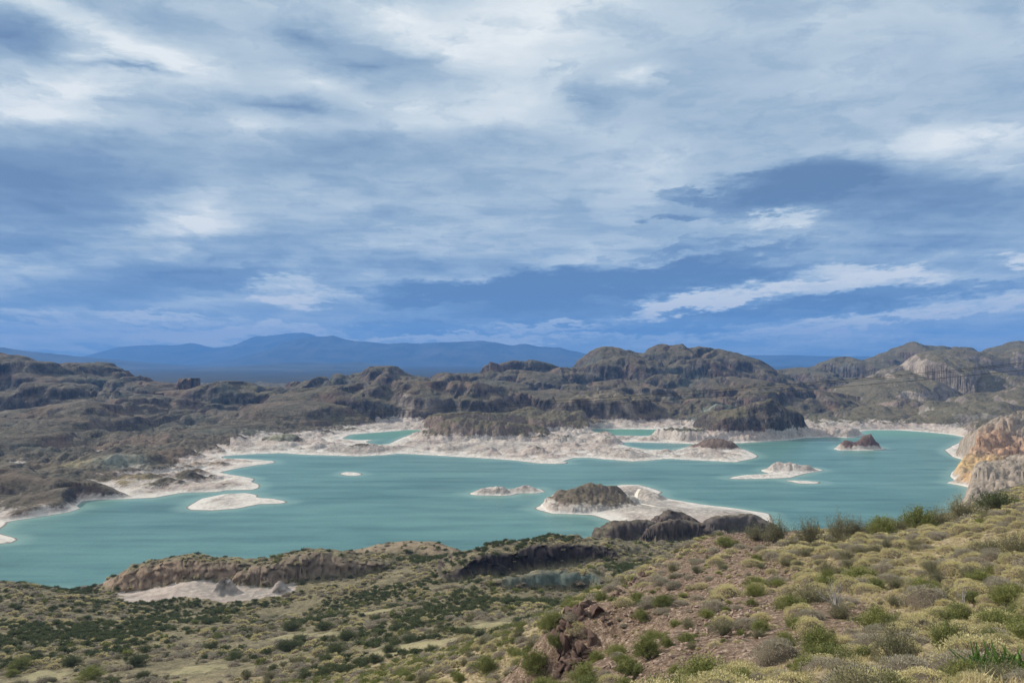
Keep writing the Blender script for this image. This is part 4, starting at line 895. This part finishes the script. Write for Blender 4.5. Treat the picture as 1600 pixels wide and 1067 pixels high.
for (px, py, rp, hs, kk, lb) in [(460, 985, 17, .9, 'dark_bush', 'dark bush above the yellow clearing in the valley'), (455, 1016, 22, .8, 'dark_bush', 'largest dark bush below the yellow clearing in the valley'), (472, 1000, 14, .8, 'dark_bush', 'dark bush at the edge of the yellow clearing'), (510, 983, 16, .8, 'dark_bush', 'dark bush to the right of the yellow clearing'),
        (528, 1022, 20, .9, 'dark_bush', 'dark bush to the right of the largest one in the valley'), (545, 1000, 18, .9, 'dark_bush', 'dark bush on the slope right of the valley clearing'), (330, 975, 13, .9, 'dark_bush', 'dark bush below the white beach in the valley'), (370, 1030, 17, .8, 'dark_bush', 'dark bush in the valley left of the large dark pair'), (335, 1012, 14, .8, 'dark_bush', 'small dark bush left in the valley floor'),
        (728, 992, 18, .8, 'dark_bush', 'dark green bush at the second yellow clearing'), (640, 1003, 14, .8, 'dark_bush', 'dark bush left of the second yellow clearing'), (815, 975, 14, .8, 'dark_bush', 'dark bush right of the second yellow clearing'), (610, 1018, 16, .8, 'dark_bush', 'dark bush beside the pale green meadow'), (675, 1018, 14, .8, 'dark_bush', 'dark bush at the right end of the pale green meadow'),
        (120, 1040, 20, .8, 'dark_bush', 'dark bush low on the left hillside'), (150, 1062, 24, .8, 'green_bush', 'green bush at the lower left edge'), (40, 1045, 22, .8, 'green_bush', 'yellow green bush in the lower left corner'), (220, 1040, 20, .9, 'dark_bush', 'dark bush right of the lower left green bushes'),
        (862, 985, 24, 1.1, 'green_bush', 'light yellow green bush left of the red rock edge'), (893, 955, 10, 1.2, 'green_bush', 'light green bush peeping over the red rock edge'), (940, 940, 14, 1., 'green_bush', 'light green bush in the hollow behind the red rocks'), (835, 1050, 24, 1.2, 'green_bush', 'green bush below the red rock edge'), (760, 1050, 22, 1., 'green_bush', 'green bush on the pale slope at the bottom centre'),
        (955, 1070, 22, .8, 'cushion_shrub', 'yellow cushion at the bottom of the red scree'), (975, 1074, 16, .9, 'green_bush', 'green shrub next to the yellow cushion at the bottom of the red scree'), (1012, 948, 15, .8, 'grey_cushion_shrub', 'pale grey shrub on top of the red rocks')]:
    S_(kk, px, py, rp, lb, hs=hs)

def dead_shrub(px, py, rpx, label, nb, hs, d=None, lean=0):
    if d is None: d = hit(px, py).y
    x = (px - 800) / F * d; r = rpx / F * d; (a, fa), (b, fb) = deadwood(nb)
    v_, f_, _m = join([(a, fa), (b, fb)]); o = link('dead_shrub', mesh_np('dead_shrub', v_, f_), M_DEAD)
    o.location = (x, d, float(zat(x, d)[0]) - 0.04); o.scale = (r, r, r * hs); o.rotation_euler = (0, lean, 0)
    tag(o, label, 'dead shrub'); placed.append((x, d, r * .6)); return o
dead_shrub(1305, 953, 38, 'dead leafless shrub with bleached white branches in the scrub', 15, 1.05)
dead_shrub(1236, 842, 26, 'bleached bare branches leaning on the skyline between olive bushes', 7, .9, d=86, lean=0.5)
dead_shrub(1498, 945, 20, 'thin bare stems standing right of the grey green dome', 7, 1.7)
# broad blades in the corner
for i, (px, py, rp) in enumerate([(1522, 1074, 40), (1562, 1078, 42), (1594, 1074, 36)]):
    h = hit(px, min(py, 1066)) ; d = h.y * 0.985; x = (px - 800) / F * d; r = rp / F * d
    v_, f_ = tussock(46, 1.05, .075, .95); o = link('spiky_plant', mesh_np('spiky_plant', v_, f_, False), M_FLAX)
    o.location = (x, d, float(zat(x, d)[0]) - .02); o.scale = (r * 1.3,) * 3
    tag(o, ['leftmost clump of broad glossy green blades at the bottom right edge', 'middle clump of broad glossy green blades at the bottom right edge', 'rightmost clump of broad glossy green blades in the bottom right corner'][i], 'plant'); placed.append((x, d, r * .5))

# scattered individuals and the ground cover behind them
cell = {}
def free(x, y, r, k=0.8):
    cx, cy = int(x // 3), int(y // 3)
    for i in (-1, 0, 1):
        for j in (-1, 0, 1):
            for (a, b, q) in cell.get((cx + i, cy + j), ()):
                if (a - x) ** 2 + (b - y) ** 2 < ((q + r) * k) ** 2: return False
    return True
def occupy(x, y, r): cell.setdefault((int(x // 3), int(y // 3)), []).append((x, y, r))
for q in placed: occupy(*q)
clear_spots = [(*at_d(q[0], q[1], hit(q[0], q[1]).y)[:2], q[2]) for q in [(455, 994, 6.5), (500, 992, 5), (760, 978, 6), (770, 975, 5), (630, 1012, 7), (690, 1003, 7), (70, 1055, 5), (310, 1045, 6), (1200, 1010, 1.8), (1150, 1020, 2.0), (1310, 1045, .8), (1385, 935, 1.6), (1300, 1065, .7), (590, 955, 6), (300, 1000, 4)] if hit(q[0], q[1]) is not None]
Rg = np.random.default_rng(5)
cand = []
N1 = 72000
yy_ = np.sqrt(Rg.random(N1) * (135 ** 2 - 12 ** 2) + 12 ** 2); uu_ = -0.85 + Rg.random(N1) * 1.85
N2_ = 78000
y2 = np.sqrt(Rg.random(N2_) * (345 ** 2 - 125 ** 2) + 125 ** 2); u2 = -1.03 + Rg.random(N2_) * 2.06
ya = np.concatenate([yy_, y2]); ua = np.concatenate([uu_, u2]); xa = ya * ua; za = zat(xa, ya)
fr_ = np.interp(np.log(ya), ly, np.arange(NY)).astype(int); fc_ = np.interp(ua, us, np.arange(NU)).astype(int)
sda = SD[fr_, fc_]; reda = redm[fr_, fc_]; rka = rk[fr_, fc_]; ringa = ring[fr_, fc_]
patch = fbm(xa, ya, 46, 3); patch2 = fbm(xa + 300, ya, 18, 3)
nearness = ya < 130
rad = np.where(nearness, 0.14 + 0.85 * Rg.random(len(ya)) ** 3.2, 0.38 + 1.25 * Rg.random(len(ya)) ** 2.8)
order = np.argsort(-rad * Rg.uniform(.6, 1.4, len(ya)))
for i in order:
    x, y, r = xa[i], ya[i], rad[i]
    if sda[i] < 6 or za[i] < max(3.5, 0): continue
    if ringa[i] > za[i]: continue
    if rka[i] > 0.3 and (Rg.random() > 0.12): continue
    if reda[i] > 0.5 and Rg.random() < 0.80: continue
    dens = 0.52 + patch2[i] * 1.1 + patch[i] * .5 + sstep(y, 55, 90) * .2 if not nearness[i] else 0.88 + patch2[i] * 1.1
    if Rg.random() > dens: continue
    if any((x - a) ** 2 + (y - b) ** 2 < (c + r * .6) ** 2 for a, b, c in clear_spots): continue
    if not free(x, y, r, 0.64 if not nearness[i] else 0.66): continue
    occupy(x, y, r)
    p = Rg.random(); pv = patch[i]
    if nearness[i]:
        leafy = x < 10 + y * .05
        k = 'cushion' if p < (.30 if leafy else .46) else 'grey' if p < (.55 if leafy else .76) else 'green' if p < .84 + patch2[i] * .2 else 'olive'
    else:
        k = 'dark' if p < .03 + max(0, pv - .04) * 1.6 + (r - .7) * .3 else 'olive' if p < .42 + pv * .3 else 'green' if p < .50 + pv * .4 else 'grey' if p < .80 else 'cushion'
    cand.append((x, y, r, k, r / y, patch[i]))
cand.sort(key=lambda c: -c[4])
LBL = {'cushion': ('cushion_shrub', 'cushion_shrub', ['yellow green cushion shrub'], 'cushion shrub', 'yellow green cushion shrubs'),
       'grey': ('grey_cushion_shrub', 'cushion_shrub', ['grey green cushion shrub'], 'cushion shrub', 'grey green cushion shrubs'),
       'green': ('green_bush', 'bush', ['leafy green bush'], 'bush', 'green bushes'),
       'olive': ('olive_bush', 'bush', ['twiggy olive bush'], 'bush', 'twiggy olive bushes'),
       'dark': ('dark_bush', 'bush', ['dark green bush'], 'bush', 'dark bushes')}
cap = {'cushion': 150, 'grey': 130, 'green': 110, 'olive': 90, 'dark': 60}
rest = []; used = {k: 0 for k in cap}
def place_of(x, y):
    u = x / y
    rd = redm[int(np.interp(math.log(y), ly, np.arange(NY))), int(np.interp(u, us, np.arange(NU)))]
    if y > 130: return 'in the valley left of the near slope'
    if rd > .4: return 'on the red scree'
    if u < .06: return 'on the pale slope at the bottom centre'
    if y > 75: return 'near the crest of the slope' + (' under the bluff' if u > .5 else '')
    if u > .45: return 'right on the near slope' + (' by the lower edge' if y < 30 else '')
    return 'in the middle of the near slope' if y > 35 else 'close to the lower edge below the bare soil'
def inview(x, y):
    if abs(x / y) > 0.71: return False
    z = float(zat(x, y)[0]); return (CAMZ - z) / y < 0.455
for c in cand:
    x, y, r, k, s, pv = c
    if used[k] < cap[k] and inview(x, y):
        pk, nm, lb, ct, gp = LBL[k]; used[k] += 1; pl_ = place_of(x, y); lb = ('larger ' if r > .55 else 'small ') + lb[0] + ' ' + pl_; gp = gp + ' ' + pl_
        plant(pk, nm, x, y, r, lb, ct, gp, hs=0.8 + VR.random() * .45, parts=used[k] < 60)
    else: rest.append(c)

# one object of ground cover made of many small copies
def scatter(name, pts, meshes, label, cat, order=None):
    """pts: x, y, z, scale, height scale, rot, tiltx, tilty, kind index"""
    col = bpy.data.collections.new(name + '_kinds')
    for i, me in enumerate(meshes):
        col.objects.link(bpy.data.objects.new('kind_%03d' % i, me))
    P_ = np.array(pts, float); me = bpy.data.meshes.new(name); me.vertices.add(len(P_)); me.vertices.foreach_set('co', P_[:, :3].astype(np.float32).ravel())
    a = me.attributes.new('inst_rot', 'FLOAT_VECTOR', 'POINT'); a.data.foreach_set('vector', P_[:, [6, 7, 5]].astype(np.float32).ravel())
    a = me.attributes.new('inst_scale', 'FLOAT_VECTOR', 'POINT'); a.data.foreach_set('vector', P_[:, [3, 3, 4]].astype(np.float32).ravel())
    a = me.attributes.new('inst_kind', 'INT', 'POINT'); a.data.foreach_set('value', P_[:, 8].astype(np.int32))
    o = bpy.data.objects.new(name, me); C.objects.link(o); o['kind'] = 'stuff'; tag(o, label, cat)
    ng = bpy.data.node_groups.new(name + '_nodes', 'GeometryNodeTree')
    ng.interface.new_socket('Geometry', in_out='INPUT', socket_type='NodeSocketGeometry'); ng.interface.new_socket('Geometry', in_out='OUTPUT', socket_type='NodeSocketGeometry')
    nd = ng.nodes; lk = ng.links; gi = nd.new('NodeGroupInput'); go = nd.new('NodeGroupOutput')
    ci = nd.new('GeometryNodeCollectionInfo'); ci.inputs[0].default_value = col; ci.inputs[1].default_value = True; ci.inputs[2].default_value = True
    ip = nd.new('GeometryNodeInstanceOnPoints'); ip.inputs['Pick Instance'].default_value = True
    def na(n, ty):
        q = nd.new('GeometryNodeInputNamedAttribute'); q.data_type = ty; q.inputs[0].default_value = n; return q.outputs[0]
    lk.new(gi.outputs[0], ip.inputs['Points']); lk.new(ci.outputs[0], ip.inputs['Instance']); lk.new(na('inst_kind', 'INT'), ip.inputs['Instance Index'])
    er = nd.new('FunctionNodeEulerToRotation'); lk.new(na('inst_rot', 'FLOAT_VECTOR'), er.inputs[0]); lk.new(er.outputs[0], ip.inputs['Rotation'])
    lk.new(na('inst_scale', 'FLOAT_VECTOR'), ip.inputs['Scale']); lk.new(ip.outputs[0], go.inputs[0])
    md = o.modifiers.new('scatter', 'NODES'); md.node_group = ng; return o
order_k = ['cushion', 'grey', 'green', 'olive', 'dark']
meshes = [m_ for k in order_k for m_ in lowp[k]] + [KINDS[k][0][2] for k in ('cushion_shrub', 'grey_cushion_shrub', 'green_bush', 'olive_bush', 'dark_bush')]
pts = []
zr = zat(np.array([c[0] for c in rest]), np.array([c[1] for c in rest]))
for (x, y, r, k, s, pv), z in zip(rest, zr):
    ki = order_k.index(k) * 3 + int(Rg.integers(3)) if y > 75 else 15 + order_k.index(k)
    pts.append((x, y, z - .05 * r, r * 1.08, r * Rg.uniform(.75, 1.15), Rg.random() * 6.28, Rg.normal() * .06, Rg.normal() * .06, ki))
scatter('shrubbery', pts, meshes, 'mass of low scrub covering the slopes and the valley', 'scrub')
# dry grass
tus = [mesh_np('tuft', *tussock(26, 1.0, .022, .9), False) for i in range(3)]
for q in tus: q.materials.append(M_STRAW)
ng_ = 34000; yg = np.sqrt(Rg.random(ng_) * (80 ** 2 - 11 ** 2) + 11 ** 2); ug = -.2 + Rg.random(ng_) * .95; xg = yg * ug; zg = zat(xg, yg)
rg = redm[np.interp(np.log(yg), ly, np.arange(NY)).astype(int), np.interp(ug, us, np.arange(NU)).astype(int)]; pg = fbm(xg, yg, 7, 3)
kp = (rg < 0.35 + Rg.random(ng_) * .4) & (pg > -0.35 + Rg.random(ng_) * .3)
gs = Rg.uniform(.10, .30, ng_)
scatter('grass', [(xg[i], yg[i], zg[i] - .01, gs[i], gs[i] * Rg.uniform(.6, 1.1), Rg.random() * 6.28, 0, 0, int(Rg.integers(3))) for i in np.nonzero(kp)[0]], tus, 'tufts of dry straw coloured grass between the shrubs', 'grass')

# ------------------------------------------------------------------ stones
def rock_mesh(seed, sub=2, flatk=0.7):
    import bmesh
    bm = bmesh.new(); bmesh.ops.create_icosphere(bm, subdivisions=sub, radius=1); v = np.array([q.co[:] for q in bm.verts]); f = np.array([[q.index for q in p.verts] for p in bm.faces]); bm.free()
    r_ = np.random.default_rng(seed); 
    for i in range(16):
        n = r_.normal(size=3); n /= np.linalg.norm(n); k = r_.uniform(.28, .62); dd = v @ n; v = v - np.outer(np.maximum(dd - k, 0), n)
    v = v * np.array([1, r_.uniform(.6, .95), flatk]) + r_.normal(size=v.shape) * 0.045
    return v, f
def stone_mat(name, a, b, c):
    m, t, out = new_mat(name); pos = t.node('ShaderNodeNewGeometry').outputs['Position']; rnd = t.node('ShaderNodeObjectInfo').outputs['Random']
    n_ = t.noise(pos, 5.0, 6, 0.65); col = t.mix(rnd, t.ramp(n_, [(0.35, a), (0.55, b), (0.7, c)]), b)
    bp = t.node('ShaderNodeBump', {'Strength': .7, 'Distance': .05, 'Height': t.noise(pos, 14, 6, .7)}).outputs[0]
    principled(t, out, col, .95, bp, .15); return m
M_RED = stone_mat('red_rock', (0.040, 0.028, 0.025), (0.115, 0.075, 0.060), (0.27, 0.195, 0.155)); M_PINK = stone_mat('scree_stone', (0.14, 0.09, 0.07), (0.32, 0.23, 0.18), (0.52, 0.42, 0.36))
rocks = [mesh_np('stone', *rock_mesh(i, 1), False) for i in range(5)]
for q in rocks: q.materials.append(M_PINK)
nr_ = 52000; yg = np.sqrt(Rg.random(nr_) * (115 ** 2 - 12 ** 2) + 12 ** 2); ug = 0.0 + Rg.random(nr_) * .74; xg = yg * ug; zg = zat(xg, yg)
rg = redm[np.interp(np.log(yg), ly, np.arange(NY)).astype(int), np.interp(ug, us, np.arange(NU)).astype(int)]
kp = rg > 0.12 + Rg.random(nr_) * 0.5; kp |= Rg.random(nr_) < 0.10
gs = 0.035 + 0.24 * Rg.random(nr_) ** 4
scatter('rubble', [(xg[i], yg[i], zg[i] + gs[i] * .1, gs[i] * 1.3, gs[i], Rg.random() * 6.28, Rg.normal() * .2, Rg.normal() * .2, int(Rg.integers(5))) for i in np.nonzero(kp)[0]], rocks, 'loose broken stones of the red scree', 'stones')
def outcrop(pts, n, rmin, rmax, label, seed, upk=1.0, mat=None):
    r_ = np.random.default_rng(seed); P = np.array([at_d(*q)[:2] for q in pts]); vs = []; fs = []; o = 0
    for i in range(n):
        t_ = r_.random() * (len(P) - 1); k = int(t_); a = P[k] * (1 - t_ + k) + P[min(k + 1, len(P) - 1)] * (t_ - k)
        rr = rmin + (rmax - rmin) * r_.random() ** 2.6; a = a + r_.normal(size=2) * rr * .7
        v, f = rock_mesh(seed * 100 + i, 2, r_.uniform(.7, 1.3)); q = r_.random() * 6.28; cq, sq = math.cos(q), math.sin(q)
        v = v @ np.array([[cq, -sq, 0], [sq, cq, 0], [0, 0, 1]]).T * rr; z = float(zat(a[0], a[1])[0])
        v = v + np.array([a[0], a[1], z + rr * upk * r_.uniform(-.45, .25)]); vs.append(v); fs.append(f + o); o += len(v)
    ob = link('rock_outcrop', mesh_np('rock_outcrop', np.concatenate(vs), np.concatenate(fs), False), mat or M_RED); tag(ob, label, 'rock outcrop'); ob['kind'] = 'structure'; return ob
outcrop([(886, 1045, 49), (888, 1010, 51), (893, 985, 54), (903, 972, 57)], 330, .12, 1.25, 'dark red broken rock wall at the left edge of the near slope', 3, 1.0)
outcrop([(905, 972, 57), (925, 958, 60), (950, 940, 68), (962, 925, 74)], 90, .2, .8, 'jagged reddish rocks running up the edge of the near slope', 4)
outcrop([(975, 918, 78), (1000, 903, 86), (1020, 885, 94), (1038, 872, 100)], 70, .2, .8, 'higher red rocks on the edge of the near slope', 5)
outcrop([(930, 1000, 50), (960, 985, 53), (985, 975, 56)], 26, .12, .38, 'short row of dark stones crossing the scree', 6)
outcrop([(1105, 905, 75), (1140, 890, 82), (1180, 880, 86)], 26, .15, .5, 'dark purple stones in the scrub near the crest', 7)

# ------------------------------------------------------------------ haze
if HAZE:
    m = bpy.data.materials.new('haze_air'); m.use_nodes = True; t = NT(m.node_tree); t.n.clear()
    out = t.node('ShaderNodeOutputMaterial')
    pv = t.node('ShaderNodeVolumePrincipled', {'Color': (0.16, 0.42, 0.98, 1), 'Density': HAZE, 'Anisotropy': 0.0})
    t.l.new(pv.outputs[0], out.inputs['Volume'])
    x0, x1, y0, y1, z0, z1 = -21500, 21500, -2600, 19600, -62, 860
    vs = [(x, y, z) for x in (x0, x1) for y in (y0, y1) for z in (z0, z1)]
    hz = link('haze', mesh_np('haze', vs, [(0, 1, 3, 2), (4, 6, 7, 5), (0, 4, 5, 1), (2, 3, 7, 6), (0, 2, 6, 4), (1, 5, 7, 3)], False), m); hz['kind'] = 'stuff'
